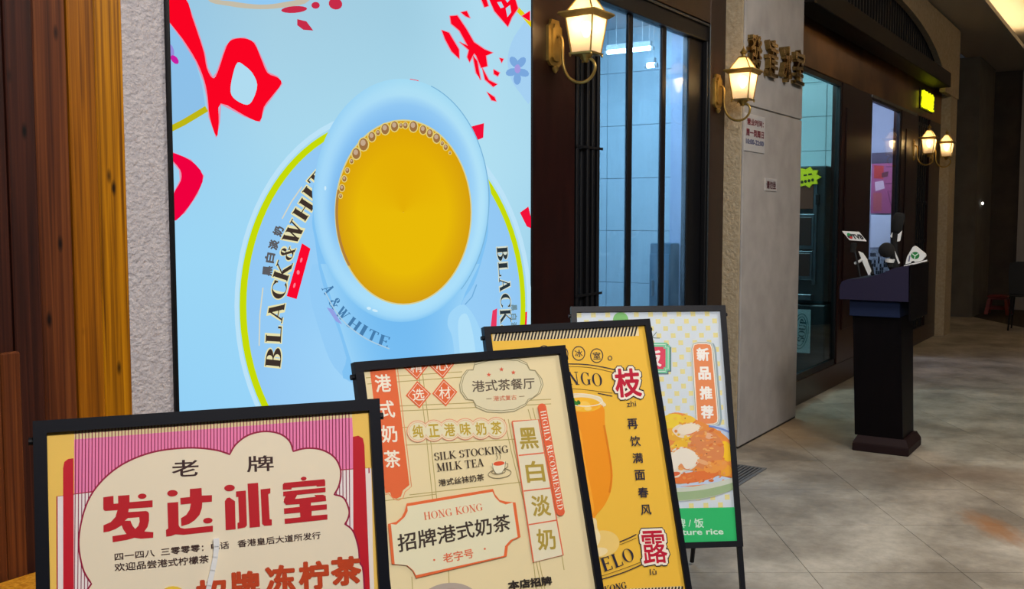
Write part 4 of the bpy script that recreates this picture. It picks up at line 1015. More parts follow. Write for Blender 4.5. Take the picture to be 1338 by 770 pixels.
S.text(serif('HONG KONG', 1.0), (554, 680), (630, 667.5), (552.6, 670), (222, 108, 70))
S.text(glyphs('招牌港式奶茶', .016), (520, 722.5), (667, 693), (517.5, 699), INK)
S.row([(glyphs('老字号', .014), (579, 736.5), (618.5, 729), (576.8, 724))], (222, 108, 70))
S.polys('printed_stars', [S.ell((566.5, 732), 1.4, 1.4, n=8), S.ell((632.5, 717.5), 1.4, 1.4, n=8)], (222, 108, 70))
S.text(glyphs('本店招牌', .04), (664, 771), (721, 764), (662, 759.5), (44, 38, 34))
S.polys('printed_cup_photo', [S.ell((585, 792), 42, 30, -8, n=30), S.ell((585, 794), 36, 24, -8, n=30)], [(176, 162, 150), (150, 104, 60)])

# ---- yellow mango poster
S = SHEETS[2]
NV = (38, 36, 58)
def stripe_band(x0, x1, yt, yb, slope, dxt):
    S.poly('printed_stripe_band', [(x0, yt), (x1, yt + slope * (x1 - x0)), (x1 + dxt, yb + slope * (x1 - x0)), (x0 + dxt, yb)], (232, 214, 170))
    q = []; n = int((x1 - x0) / 4.35)
    for i in range(n):
        x = x0 + 1 + i * 4.35; y = yt + slope * (x - x0); h = yb - yt
        q.append([(x + 4.2, y), (x + 6.4, y), (x + 2.2 + dxt, y + h), (x + dxt, y + h)])
    S.polys('printed_stripes', q, (28, 26, 34))
stripe_band(643, 834, 433.5, 446, -.036, 1)
stripe_band(694, 890, 776, 790, -.05, 2)
S.stroke('printed_circles', [S.ell((711, 461), 8, 9, n=28), S.ell((734, 462.5), 8, 9, n=28), S.ell((756, 462), 8, 9, n=28), S.ell((779.6, 465), 8, 9, n=28), S.ell((797, 468.3), 2.4, 2.8, n=12)], 1.2, NV, True)
S.row([(glyphs(ch, .01), *box_at(x, y, 10, 9.5, -.12, .03)) for ch, x, y in (('发', 711, 461), ('达', 734, 462.5), ('冰', 756, 462), ('室', 779.6, 465))], NV)
S.stroke('printed_arc_lines', [[(690, 480), (735, 476), (770, 477), (802, 483), (808, 485)], [(781, 514), (800, 518)]], 1.3, NV, smooth=4)
S.stroke('printed_arc_lines', [[(690, 484), (735, 479.5), (770, 480.5), (802, 487)], [(735, 508), (760, 509), (800, 514)]], .7, (120, 92, 40), smooth=4)
S.row([(serif(ch, 1.0), *box_at(x, y, w_, 17, -.13, r)) for ch, x, y, w_, r in (('M', 716, 496, 15, .04), ('A', 732, 495, 13, .02), ('N', 749, 494.5, 14, .0), ('G', 765, 495, 12.5, -.03), ('O', 780, 496.5, 13, -.06))], NV)
# glass of mango drink
S.poly('printed_glass', [(732, 524), (736, 519), (760, 515.5), (782, 518), (787.5, 524), (788, 532), (735, 534)], (240, 226, 190), 4)
drink = [(735, 530), (760, 534), (787, 530), (790.5, 560), (797, 598), (800, 622), (798, 642), (790, 660), (780, 672), (774, 680), (764, 680), (756, 668), (748, 640), (742, 600), (738, 560)]
S.poly('printed_drink', drink, (244, 152, 24), 4)
S.poly('printed_drink', [(744, 560), (758, 562), (764, 600), (772, 640), (776, 668), (766, 672), (756, 640), (748, 600)], (250, 170, 44), 4)
S.stroke('printed_drink', [[(789, 556), (796, 596), (799, 622), (796, 644)]], 2.6, (226, 128, 14), smooth=4)
S.poly('printed_drink', S.ell((761, 529), 24, 9.5, 2, n=30), (248, 190, 50))
S.polys('printed_fruit', [S.ell((764, 529), 7, 4.5, 10, n=12), S.ell((776, 531), 5, 3.5, n=12), S.ell((755, 533), 6, 3.5, n=12), S.ell((768, 534), 5, 3, n=12)], [(252, 206, 90), (248, 176, 40), (250, 196, 70), (252, 214, 120)])
S.polys('printed_mint', [S.ell((751, 527), 5, 3, 30, n=10), S.ell((747, 523), 4, 3, -20, n=10), S.ell((756, 526), 3, 2, 60, n=10)], [(54, 132, 40), (72, 150, 44), (40, 110, 34)])
S.stroke('printed_glass', [S.ell((760, 523), 27, 8, 3, n=36)], 1.2, (246, 240, 220), True)
S.poly('printed_glass_stem', [(764, 678), (778, 678), (780, 690), (784, 698), (778, 706), (768, 706), (765, 692)], (240, 216, 160), 3)
S.poly('printed_glass_base', S.ell((786, 711), 23, 17.5, -8, n=30), (240, 206, 120))
S.polys('printed_glass_base', [S.ell((776, 704), 8, 12, 10, n=16), S.ell((780, 722), 14, 6, -10, n=16)], [(246, 228, 180), (246, 224, 170)])
for col, b in (((38, 32, 40), .14), ((246, 236, 220), .10)):
    S.row([(glyphs('枝', b), *box_at(820, 500.5, 34 + b * 60, 38 + b * 60, -.10, .05)), (glyphs('露', b), *box_at(854.5, 715, 32 + b * 60, 43 + b * 60, -.12, .05))], col, 'lettering_outline')
S.row([(glyphs('枝', .028), *box_at(820, 500.5, 34, 38, -.10, .05)), (glyphs('露', .012), *box_at(854.5, 715, 32, 43, -.12, .05))], (190, 18, 52))
S.text(glyphs('zhi', .0), (819, 532), (831, 531), (818, 524.5), NV); S.text(glyphs('lù', .0), (849, 752), (857.5, 751), (848.5, 744), NV)
S.row([(glyphs(ch, .018), *box_at(x, y, 13.5, 13.5, -.1, .04)) for ch, x, y in (('再', 826, 554), ('饮', 829.6, 576.6), ('满', 832.7, 598.8), ('面', 835.7, 621), ('春', 840, 643.7), ('风', 843.6, 666.4))], NV)
S.stroke('printed_arc_lines', [[(809, 708.5), (822, 703), (831, 698.5)], [(740, 770), (785, 757.5), (815, 748), (838, 738)]], 1.3, NV, smooth=4)
S.stroke('printed_arc_lines', [[(809, 712), (822, 707), (831, 703)], [(740, 766), (785, 753), (815, 743), (836, 735)]], .7, (120, 92, 40), smooth=4)
S.row([(serif(ch, 1.0), *rot_box(x, y, w_, 18, d)) for ch, x, y, w_, d in (('P', 742, 756, 13, 15), ('O', 757, 752, 14, 15), ('M', 775, 745, 17, 17), ('E', 792, 737, 12, 19), ('L', 806, 732, 11, 21), ('O', 820, 726, 14, 23))], NV)
S.text(serif('HONG KONG', 1.35), (757, 783), (818.5, 769), (755.5, 774), NV)

# ---- pale blue rice poster
S = SHEETS[3]
cell = 0.0285; q = []; vs = []; fs = []
for j in range(-1, 33):
    for i in range(0, 21):
        if (i + j) % 2: continue
        x, y = .022 + (i + .35) * cell, .05 + (j - .6) * cell
        r = .0095
        if x - r < .022 or x + r > PW - .022 or y - r < .022 or y + r > PH - .022: continue
        o = len(vs); vs += [(x - r, y - r), (x + r, y - r), (x + r, y + r), (x - r, y + r)]; fs.append((o, o + 1, o + 2, o + 3))
S.add('printed_checks', vs, fs, (232, 222, 150))
S.poly('printed_emblem', S.ell((811, 418), 10, 10, n=24), (112, 190, 96))
S.stroke('printed_sprig', [[(862, 442), (852, 441), (846, 434)], [(858, 434), (853, 440)]], 1, (110, 130, 120), smooth=3)
def cut(x0, y0, x1, y1, c): return [(x0 + c, y0), (x1 - c, y0), (x1 - c, y0 + c), (x1, y0 + c), (x1, y1 - c), (x1 - c, y1 - c), (x1 - c, y1), (x0 + c, y1), (x0 + c, y1 - c), (x0, y1 - c), (x0, y0 + c), (x0 + c, y0 + c)]
S.poly('printed_badge', cut(823, 450, 877, 489.5, 3.5), (84, 104, 120)); S.poly('printed_badge', cut(821, 448, 875.5, 488, 3.5), (112, 202, 158))
S.stroke('printed_badge', [cut(823.5, 450.5, 873, 485.5, 3.5)], .8, (226, 240, 232), True)
S.poly('printed_badge', cut(827, 453.5, 869.5, 482.5, 2.5), (226, 44, 84))
S.text(glyphs('饭', .04), *box_at(852, 468.5, 24, 22, -.04, 0), (250, 240, 236))
lab = lambda g: [(905.4 - g, 456), (907 - g * .7, 451 - g * .7), (912, 449.5 - g), (923, 449.5 - g), (928 + g * .7, 451 - g * .7), (929.8 + g, 456), (937.6 + g, 547), (936.5 + g * .7, 552 + g * .7), (932, 554 + g), (917, 554.6 + g), (912.5 - g * .7, 553 + g * .7), (911 - g, 549)]
S.poly('printed_label', [(x + 2, y + 1) for x, y in lab(4)], (150, 170, 180)); S.poly('printed_label', lab(3.2), (220, 228, 222)); S.poly('printed_label', lab(2), (140, 160, 160)); S.poly('printed_label', lab(1.2), (244, 232, 216)); S.poly('printed_label', lab(-.4), (236, 140, 82))
S.row([(glyphs(ch, .045), *box_at(x, y, 16.5, 17.5, -.06, .0)) for ch, x, y in (('新', 918.3, 463.3), ('品', 920.4, 488), ('推', 922.4, 513.8), ('荐', 923.9, 538.6))], (252, 248, 242))
S.poly('printed_plate_rim', [(862, 640), (884, 641), (925, 637), (958, 627), (985, 610), (990, 580), (975, 566), (945, 558), (925, 556), (880, 560), (1000, 600)], (196, 214, 240), 4)
S.poly('printed_food', [(840, 600), (864, 552), (878, 540), (894, 541), (908, 548), (926, 556), (944, 567), (955, 580), (966, 612), (950, 628), (922, 633), (890, 636), (1000, 632)], (238, 146, 58), 4)
S.polys('printed_food', [S.ell((878, 552), 17, 11, -10, n=18), S.ell((899, 548), 10, 5, 12, n=14), S.ell((896, 576), 20, 8, -30, n=18), S.ell((949, 590), 9, 14, -20, n=16), S.ell((880, 568), 12, 8, 20, n=14), S.ell((948, 615), 8, 8, n=14)],
        [(246, 212, 40), (248, 200, 48), (244, 190, 30), (252, 200, 20), (240, 178, 40), (244, 170, 40)])
S.polys('printed_food', [S.ell((922, 588), 24, 26, -20, n=20), S.ell((905, 624), 34, 7, -8, n=20), S.ell((935, 610), 16, 8, -14, n=16)], [(226, 138, 78), (232, 118, 48), (242, 158, 66)])
S.polys('printed_food', [[(862, 606), (876, 590), (890, 584), (906, 590), (914, 600), (906, 612), (892, 617), (886, 624), (872, 622)], [(878, 562), (890, 554), (908, 553), (916, 560), (902, 570), (888, 572)]], [(238, 228, 208), (240, 222, 196)], 4)
S.polys('printed_food', [S.ell((893, 608), 10, 5, 30, n=14), S.ell((902, 565), 9, 4, -10, n=14), S.ell((926, 570), 6, 4, 20, n=12), S.ell((880, 620), 9, 3, -10, n=12), S.ell((918, 604), 8, 3, 20, n=12)], [(232, 150, 90), (234, 140, 86), (236, 180, 140), (226, 100, 50), (240, 176, 120)])
S.polys('printed_food', [S.ell((900 + 9 * math.cos(i * 2.4) * (1 + i * .22), 585 + 7 * math.sin(i * 2.4) * (1 + i * .3)), .8, .8, n=6) for i in range(16)], (70, 50, 34))
rf_ = random.Random(5); fk, fc = [], []
for i in range(170):
    x, y = rf_.uniform(862, 962), rf_.uniform(545, 632)
    if y < 545 + max(0, (x - 905)) * .62 - 2: continue
    base = (244, 196, 40) if x < 900 and y < 585 else ((236, 140, 60) if y < 610 else (232, 124, 46))
    t_ = rf_.random(); c_ = mix(base, (252, 226, 150), t_ * .5) if rf_.random() < .6 else mix(base, (206, 92, 34), t_ * .6)
    fk.append(S.ell((x, y), rf_.uniform(1.2, 4.2), rf_.uniform(.8, 2.2), rf_.uniform(-40, 30), n=8)); fc.append(c_)
S.polys('printed_food_flecks', fk, fc)
S.polys('printed_food', [[(872, 606), (880, 592), (890, 586), (902, 588), (911, 598), (906, 610), (896, 613), (890, 606), (884, 612), (878, 616)], [(885, 561), (893, 555), (906, 554), (914, 560), (902, 567), (890, 568)]], [(244, 236, 220), (246, 232, 210)], 4)
S.poly('printed_plate', [(860, 637), (884, 638), (918, 634), (958, 624), (985, 610), (984, 626), (958, 640), (925, 651), (890, 655), (862, 655)], (206, 214, 200), 4)
S.poly('printed_plate', [(862, 641), (886, 643), (920, 640), (960, 630), (984, 617), (982, 628), (958, 640), (925, 650), (892, 654), (864, 654)], (158, 184, 140), 4)
S.stroke('printed_plate', [[(926, 557), (944, 561), (962, 570)]], 2.2, (120, 150, 220), smooth=3)
S.poly('printed_band', [(757, 667), (966, 663), (976, 740), (768, 740)], (36, 190, 108))
S.row([(glyphs('牌', .02), *box_at(889, 684, 13, 12.5, -.1, 0)), (glyphs('/', .01), *box_at(901, 684, 3.5, 9, -.05, 0)), (glyphs('饭', .02), *box_at(913, 683.8, 12.5, 12.5, -.1, 0)), (glyphs('招', .02), *box_at(874, 684, 12.5, 12.5, -.1, 0))], (206, 240, 218))
S.text(glyphs('signature rice', .022), (862, 702.5), (945.5, 701), (861, 692.5), (214, 242, 224))

# white plastic strap hanging before the first poster
tl, a, ph = STANDS[0]
S0 = SHEETS[0]
def onposter(x, y, off): p = S0.uv(x, y); return S0.o + S0.u * p[0] + S0.v * p[1] + S0.n * off
sp = [onposter(x, y, .006) for x, y in ((282, 704), (282.5, 714), (281, 728), (277.5, 745), (273, 765), (268, 790), (262, 815))]
b0 = sp[-1]; st = MB()
for i in range(len(sp) - 1):
    d_ = (sp[i + 1] - sp[i]); l = d_.length; d_.normalize(); s_ = d_.cross(S0.n).normalized()
    st.obox((sp[i] + sp[i + 1]) / 2 - b0, d_, s_, S0.n, l / 2 + .001, .0045 if i else .0052, .0018)
tag(obj('plastic_strap', st, 'white_plastic', None, b0), 'thin white plastic strap curling down the pink poster', 'strap')
# ------------------------------------------------------------------ wall lanterns
def lantern_glass(name, tint, t):
    m = bpy.data.materials.new(name); m.use_nodes = True; MATS[name] = m; nt = m.node_tree
    nt.nodes.remove(nt.nodes['Principled BSDF']); N = nt.nodes.new; L = nt.links.new
    a = N('ShaderNodeBsdfTransparent'); a.inputs[0].default_value = (*c3(tint), 1)
    b = N('ShaderNodeBsdfTranslucent'); b.inputs[0].default_value = (*c3(tint), 1)
    c = N('ShaderNodeBsdfDiffuse'); c.inputs[0].default_value = (*c3(tint), 1)
    x = N('ShaderNodeMixShader'); x.inputs[0].default_value = t; L(a.outputs[0], x.inputs[1]); L(b.outputs[0], x.inputs[2])
    y = N('ShaderNodeMixShader'); y.inputs[0].default_value = .25; L(x.outputs[0], y.inputs[1]); L(c.outputs[0], y.inputs[2])
    L(y.outputs[0], nt.nodes['Material Output'].inputs[0])
lantern_glass('lantern_pane', (240, 232, 222), .30)
lantern_glass('lantern_roof_pane', (250, 236, 208), .7)
pmat('bulb', (255, 245, 220), emit=(255, 226, 160), estr=45)
LIGHTW = 2.6
def make_lantern(label, loc):
    t = thing('wall_lantern', label, 'lantern', loc, 0, 'brass wall lanterns along the shop front')
    cy = -0.175
    pl_ = [(-.034, -.105), (.034, -.105), (.06, -.085), (.06, .075), (.042, .082), (.032, .105), (-.032, .105), (-.042, .082), (-.06, .075), (-.06, -.085)]
    m = MB().prism(pl_, lambda a, b: (a, 0, b), lambda a, b: (a, -.014, b))
    p = obj('back_plate', m, 'brass', t)
    obj('raised_panel', MB().prism([(a * .62, b * .8) for a, b in pl_], lambda a, b: (a, -.014, b), lambda a, b: (a, -.024, b)), 'brass', p)
    obj('drop', MB().lathe([(.004, -.032), (.014, -.02), (.018, -.008), (.01, 0)], (0, -.014, -.105), 10), 'brass', p)
    arm = [(0, -.02, .03), (0, -.04, .028), (0, -.052, .0), (0, -.053, -.07), (0, -.06, -.115), (0, -.08, -.155), (0, -.112, -.181), (0, -.15, -.19), (0, -.188, -.18), (0, -.215, -.152), (0, -.222, -.118), (0, -.205, -.092), (0, -.178, -.086), (0, -.156, -.1)]
    arm = [tuple(q) for q in arm]
    sm = []
    for i in range(len(arm) - 1):
        for s_ in range(3):
            g = lambda k: V(arm[min(max(k, 0), len(arm) - 1)]); a, b, c, d = g(i - 1), g(i), g(i + 1), g(i + 2); u_ = s_ / 3
            sm.append(.5 * (2 * b + (c - a) * u_ + (2 * a - 5 * b + 4 * c - d) * u_ * u_ + (3 * b - a - 3 * c + d) * u_ ** 3))
    sm.append(V(arm[-1]))
    obj('scroll_arm', MB().tube(sm, [.0075] * (len(sm) - 6) + [.007, .0065, .006, .0055, .005, .0045], 8), 'brass', t, smooth=True)
    obj('bottom_cap', MB().lathe([(.008, -.102), (.012, -.098), (.02, -.085), (.032, -.072), (.037, -.066)], (0, cy, 0), 14), 'brass', t)
    obj('lower_tray', MB().frustum((0, cy, -.068), .055, .055, (0, cy, -.06), .059, .059), 'brass', t)
    zb, zt, hb, ht = -.06, .098, .049, .069
    # glass cage: four panes and four corner posts
    for k in range(4):
        r_ = Matrix.Rotation(k * math.pi / 2, 4, 'Z')
        q = [(-hb + .003, -hb, zb), (hb - .003, -hb, zb), (ht - .003, -ht, zt), (-ht + .003, -ht, zt)]
        q2 = [(a, b + .003, c) for a, b, c in q]
        vs = [(r_ @ V(v)) + V((0, cy, 0)) for v in q + q2]
        obj('pane', MB().add(vs, [(0, 1, 2, 3), (7, 6, 5, 4), (0, 4, 5, 1), (1, 5, 6, 2), (2, 6, 7, 3), (3, 7, 4, 0)]), 'lantern_pane', t)
        a, b = (r_ @ V((-hb, -hb, zb))) + V((0, cy, 0)), (r_ @ V((-ht, -ht, zt))) + V((0, cy, 0))
        obj('corner_post', MB().tube([a, b], .0042, 6), 'brass', t)
        f_ = (r_ @ V((-hb - .004, -hb - .004, zb - .006))) + V((0, cy, 0))
        obj('foot', MB().lathe([(.002, -.012), (.006, -.006), (.004, 0)], f_, 8), 'brass', t)
        hr, zr, hz = .066, .122, .023
        q = [(-hr + .002, -hr, zr), (hr - .002, -hr, zr), (hz, -hz, .196), (-hz, -hz, .196)]; q2 = [(a_, b_ + .003, c_ - .002) for a_, b_, c_ in q]
        vs = [(r_ @ V(v)) + V((0, cy, 0)) for v in q + q2]
        obj('roof_pane', MB().add(vs, [(0, 1, 2, 3), (7, 6, 5, 4), (0, 4, 5, 1), (1, 5, 6, 2), (2, 6, 7, 3), (3, 7, 4, 0)]), 'lantern_roof_pane', t)
        a, b = (r_ @ V((-hr, -hr, zr))) + V((0, cy, 0)), (r_ @ V((-hz, -hz, .197))) + V((0, cy, 0))
        obj('roof_rib', MB().tube([a, b], .0038, 6), 'brass', t)
    # cornice: an open square ring so light reaches the roof panes
    def ring(h0, z0, h1, z1, inner):
        v = [(i * h0, cy + j * h0, z0) for i, j in ((-1, -1), (1, -1), (1, 1), (-1, 1))] + [(i * h1, cy + j * h1, z1) for i, j in ((-1, -1), (1, -1), (1, 1), (-1, 1))]
        v += [(i * inner, cy + j * inner, z0) for i, j in ((-1, -1), (1, -1), (1, 1), (-1, 1))] + [(i * inner, cy + j * inner, z1) for i, j in ((-1, -1), (1, -1), (1, 1), (-1, 1))]
        f = []
        for k in range(4):
            n_ = (k + 1) % 4
            f += [(k, n_, 4 + n_, 4 + k), (8 + n_, 8 + k, 12 + k, 12 + n_), (k, 8 + k, 8 + n_, n_), (4 + k, 4 + n_, 12 + n_, 12 + k)]
        return v, f
    obj('cornice', MB().add(*ring(.074, .094, .097, .112, .062)).add(*ring(.097, .112, .092, .121, .062)), 'brass', t)
    obj('roof_cap', MB().frustum((0, cy, .193), .028, .028, (0, cy, .203), .019, .019), 'brass', t)
    obj('finial', MB().lathe([(.012, .202), (.012, .214), (.021, .224), (.023, .231), (.013, .242), (.004, .256), (.001, .268)], (0, cy, 0), 12), 'brass', t)
    obj('lamp_holder', MB().lathe([(.012, -.06), (.012, .005), (.009, .01)], (0, cy, 0), 10), 'white_plastic', t)
    obj('bulb', MB().lathe([(.008, .01), (.014, .022), (.022, .04), (.025, .055), (.022, .07), (.012, .08), (.002, .083)], (0, cy, 0), 14), 'bulb', t, smooth=True)
    return t
LN = make_lantern('largest brass wall lantern, next to the light box', (4.055, 2.396, 2.312))
LS = [LN]
pB = at(1222, 200, X=13.8)
for lab, loc in (('brass wall lantern beside the pillar with the time notice', (6.085, 2.396, 2.307)), ('far brass wall lantern on the dark post by the lattice window', None), ('far brass wall lantern on the front of the slim far pillar', None)):
    c = copy_tree(LN); c['label'] = lab; LS.append(c)
    if loc: c.location = loc
# the two far ones
q = at(1214, 187, Y=YR - .175); LS[2].location = (q.x, YR, q.z - .055)
q = at(1237, 192, Y=YR - .175); LS[3].location = (q.x, YR, q.z - .055)
for c in LS:
    l = bpy.data.lights.new('lantern_light', 'POINT'); l.energy = LIGHTW; l.color = (1.0, .76, .42); l.shadow_soft_size = .03
    o = bpy.data.objects.new('lantern_light', l); COL.objects.link(o); o.location = V(c.location) + V((0, -.175, .085))

# ------------------------------------------------------------------ gilt characters and notices on the pillar
def solid(g, x0, x1, z0, z1, depth):
    vs, fs = g; n = len(vs)
    P_ = lambda a, b, y: (x0 + (x1 - x0) * a, y, z0 + (z1 - z0) * b)
    v = [P_(a, b, -depth - h * .002) for a, b, h in vs] + [P_(a, b, 0) for a, b, h in vs]
    f = list(fs) + [tuple(i + n for i in reversed(q)) for q in fs]
    cnt = {}
    for q in fs:
        for i in range(len(q)):
            e = (q[i], q[(i + 1) % len(q)]); cnt[e] = 1
    for (a, b) in list(cnt):
        if (b, a) not in cnt: f.append((b, a, a + n, b + n))
    return MB().add(v, f)
for ch, px, py, nm in (('發', 986, 71, 'first'), ('達', 1008, 77, 'second'), ('冰', 1027, 84, 'third'), ('室', 1043, 88, 'fourth')):
    p = at(px, py, Y=YP - .02)
    tag(obj('gilt_character', solid(glyphs(ch, .012), -.105, .105, -.125, .125, .035), 'gold', None, (p.x, YP, p.z)),
        '%s raised gilt character of the shop name on the pillar, counted from the left' % nm, 'sign letter', 'gilt characters on the pillar')
def plate(name, label, cat, px0, py0, px1, py1, th=.006):
    a, b = at(px0, py0, Y=YP - th), at(px1, py1, Y=YP - th); x0, x1 = a.x, b.x; z1, z0 = a.z, b.z
    t = thing(name, label, cat, ((x0 + x1) / 2, YP, z0))
    w_, h_ = x1 - x0, z1 - z0
    pan = obj('panel', MB().box(-w_ / 2, w_ / 2, -th, 0, 0, h_, .001), 'white_acrylic', t)
    return t, pan, w_, h_, th
def put(par, g, x0, x1, z0, z1, th, col, nm='lettering'):
    S_ = Sheet(par, (0, 0, 0), (x0, -th - .0006, z1), V((x1 - x0, 0, 0)), V((0, 0, -(z1 - z0))), V((0, -1, 0)), 'poster_ink', 0.0003)
    return S_.add(nm, [(a, 1 - b, h) for a, b, h in g[0]], g[1], col)
t, pan, w_, h_, th = plate('hours_notice', 'white acrylic opening hours notice on the pillar', 'notice', 973.5, 147, 999, 201)
MR = (110, 22, 40)
put(pan, glyphs('营业时间：', .03), -w_ * .40, w_ * .42, h_ * .70, h_ * .88, th, MR)
put(pan, glyphs('周一到周日', .03), -w_ * .44, w_ * .44, h_ * .40, h_ * .60, th, MR)
put(pan, glyphs('10:00-22:00', .03), -w_ * .44, w_ * .44, h_ * .19, h_ * .33, th, (52, 62, 112))
t, pan, w_, h_, th = plate('small_notice', 'small white acrylic notice low on the pillar', 'notice', 1000, 232.5, 1015, 250.5)
put(pan, glyphs('请勿坐', .03), -w_ * .40, w_ * .40, h_ * .16, h_ * .80, th, (80, 18, 30))
# little green-yellow neon sign over the entrance
q = at(1213, 132, Y=YR - .03)
ns = thing('neon_sign', 'glowing yellow green neon sign under the header beam', 'sign', (q.x, YR, q.z))
pmat('neon', (230, 240, 40), emit=(236, 238, 16), estr=1.25)
obj('back_board', MB().box(-.36, .36, -.012, 0, -.12, .12, .004), 'black_metal', ns)
for k, ch in enumerate('发达冰室'):
    m_ = solid(glyphs(ch, .02), -.34 + k * .17, -.19 + k * .17 + .015, -.10, .10, .02); m_.v = [(a, b - .014, c) for a, b, c in m_.v]
    obj('neon_character', m_, 'neon', ns)

# ------------------------------------------------------------------ lectern with press microphones
LX0, LX1, LY0, LY1 = 6.61, 7.01, 1.285, 1.635
lec = thing('lectern', 'dark wooden lectern with a slanted purple top on the paving', 'lectern', ((LX0 + LX1) / 2, (LY0 + LY1) / 2, 0))
lx, ly = lec.location.x, lec.location.y
hx, hy = (LX1 - LX0) / 2, (LY1 - LY0) / 2
obj('base', MB().box(-hx, hx, -hy, hy, 0, .055, .006).frustum((0, 0, .055), hx * .99, hy * .99, (0, 0, .10), hx * .84, hy * .86), 'lectern_base', lec)
def LYZ(px, py, X): p = at(px, py, X=X); return (p.y - ly, p.z)
XF = LX0 + .035
b0, b1 = LYZ(1117, 560, XF), LYZ(1180, 560, XF); t0_, t1_ = LYZ(1115, 414, XF), LYZ(1178, 414, XF)
zc = LYZ(1140, 413, XF)[1]
obj('column', MB().frustum((0, (b0[0] + b1[0]) / 2, .10), hx - .035, abs(b0[0] - b1[0]) / 2, (0, (t0_[0] + t1_[0]) / 2, zc), hx - .02, abs(t0_[0] - t1_[0]) / 2), 'lectern_wood', lec)
XB = LX0 - .01
n0, n1 = LYZ(1110, 392, XB), LYZ(1176, 392, XB)
ztop = n0[1]
obj('neck', MB().box(-hx - .01, hx + .05, n1[0], n0[0], zc - .002, ztop, .004), 'lectern_blue', lec)
XT = LX0 - .05
prof = [LYZ(*p, XT) for p in ((1097, 391), (1097, 374), (1100, 368), (1106, 365.5), (1133, 363), (1152, 357.5), (1170, 350), (1187, 347), (1187, 392))]
zb_ = min(p[1] for p in prof); prof[0] = (prof[0][0], zb_); prof[-1] = (prof[-1][0], zb_)
obj('desk_top', MB().prism(prof, lambda a, b: (-hx - .05, a, b), lambda a, b: (hx + .10, a, b)), 'lectern_top', lec)
yl0, yl1 = prof[-1][0], prof[0][0]; zhi_ = prof[-2][1]
obj('front_panel', MB().box(-hx - .045, hx + .10, yl0 - .014, yl0 - .0005, zb_ - .12, zhi_ + .004, .003), 'lectern_wood', lec)
def mic(name, label, px, py, X, lean, parts):
    """microphone standing on the desk: foot point at a photo point, X of its foot"""
    f_ = at(px, py, X=X); f_.z = desk_z(f_.y) + .010; t = thing(name, label, 'microphone', f_, 0, 'press microphones on the lectern'); parts(t, f_); return t
def W2(t, px, py, X): return at(px, py, X=X) - V(t.location)
def card(t, name, pts, X, th=.012, mat='white_plastic'):
    q = [W2(t, x, y, X) for x, y in pts]
    return obj(name, MB().prism([(p.y, p.z) for p in q], lambda a, b: (q[0].x, a, b), lambda a, b: (q[0].x + th, a, b)), mat, t), q
def ink(t, par, name, lst, X, col):
    S_ = Sheet(par, V(t.location), (X - .0008, 0, 0), V((0, -1, 0)), V((0, 0, -1)), V((-1, 0, 0)), 'poster_ink', 0.0003); return S_
def desk_z(y):
    for (a, b), (c, d) in zip(prof[2:8], prof[3:9]):
        if a >= y - ly >= c: return b + (d - b) * (a - (y - ly)) / (a - c or 1)
    return prof[-2][1]
def mic_a(t, f_):
    X = f_.x; obj('gooseneck', MB().tube([V((0, 0, 0)), W2(t, 1121, 346, X), W2(t, 1117, 328, X), W2(t, 1117, 317, X)], .006, 8), 'black_metal', t)
    o, q = card(t, 'name_flag', [(1100, 302), (1122, 303), (1132, 315.5), (1110, 314)], X - .01)
    obj('head', MB().tube([W2(t, 1114, 330, X), W2(t, 1116, 318, X)], [.017, .02], 12), 'foam', t)
    S_ = ink(t, o, 'x', None, X - .01, None)
    S_.row([(glyphs('TVB', .05), (1115.5, 312.5), (1129.5, 313), (1111.5, 306))], (34, 30, 34))
    S_.polys('emblem', [S_.ell((1110.5, 308.5), 3.6, 3, 30, n=14), S_.ell((1109, 306.5), 2.4, 1.8, 30, n=10), S_.ell((1112, 310.5), 2.4, 1.6, 30, n=10)], [(60, 60, 66), (40, 150, 80), (206, 60, 50)])
def mic_b(t, f_):
    X = f_.x
    card(t, 'flag', [(1121.5, 328.5), (1127, 331), (1133, 340), (1140, 358), (1134.5, 359.5), (1128, 345)], X, .02)
    obj('side_stub', MB().tube([W2(t, 1127, 339, X), W2(t, 1121, 343, X), W2(t, 1116.5, 344.5, X)], .009, 8), 'white_plastic', t)
    obj('handle', MB().tube([V((0, 0, 0)), W2(t, 1139, 352, X + .02), W2(t, 1134, 340, X + .02)], .012, 8), 'foam', t)
def mic_c(t, f_):
    X = f_.x; c_ = W2(t, 1158.5, 327, X); r_ = .048
    obj('foam_head', MB().lathe([(r_ * math.sin(math.pi * i / 10) + .001, -r_ * math.cos(math.pi * i / 10)) for i in range(11)], c_, 16), 'foam', t, smooth=True)
    a = W2(t, 1163, 338.5, X); obj('collar', MB().tube([a, a + (V((0, 0, 0)) - a).normalized() * .022], [.03, .026], 12), 'white_plastic', t)
    obj('handle', MB().tube([a, W2(t, 1163, 349, X), V((0, 0, .012))], [.02, .017, .012], 10), 'foam', t)
def mic_d(t, f_):
    X = f_.x; a, b = W2(t, 1170.5, 304, X), W2(t, 1176, 279, X)
    obj('windshield', MB().tube([a, a.lerp(b, .1), a.lerp(b, .85), b, b + (b - a) * .04], [.022, .034, .036, .028, .012], 14), 'foam', t, smooth=True)
    card(t, 'flag', [(1165.5, 304), (1174, 306), (1178.5, 301.5), (1176, 315), (1172, 316), (1163, 309)], X - .012)
    obj('handle', MB().tube([a, W2(t, 1168, 325, X), V((0, 0, 0))], [.02, .022, .026], 10), 'foam', t)
    card(t, 'paper_slip', [(1166.5, 325), (1168.5, 326), (1176, 344), (1173.8, 345)], X - .02, .004)
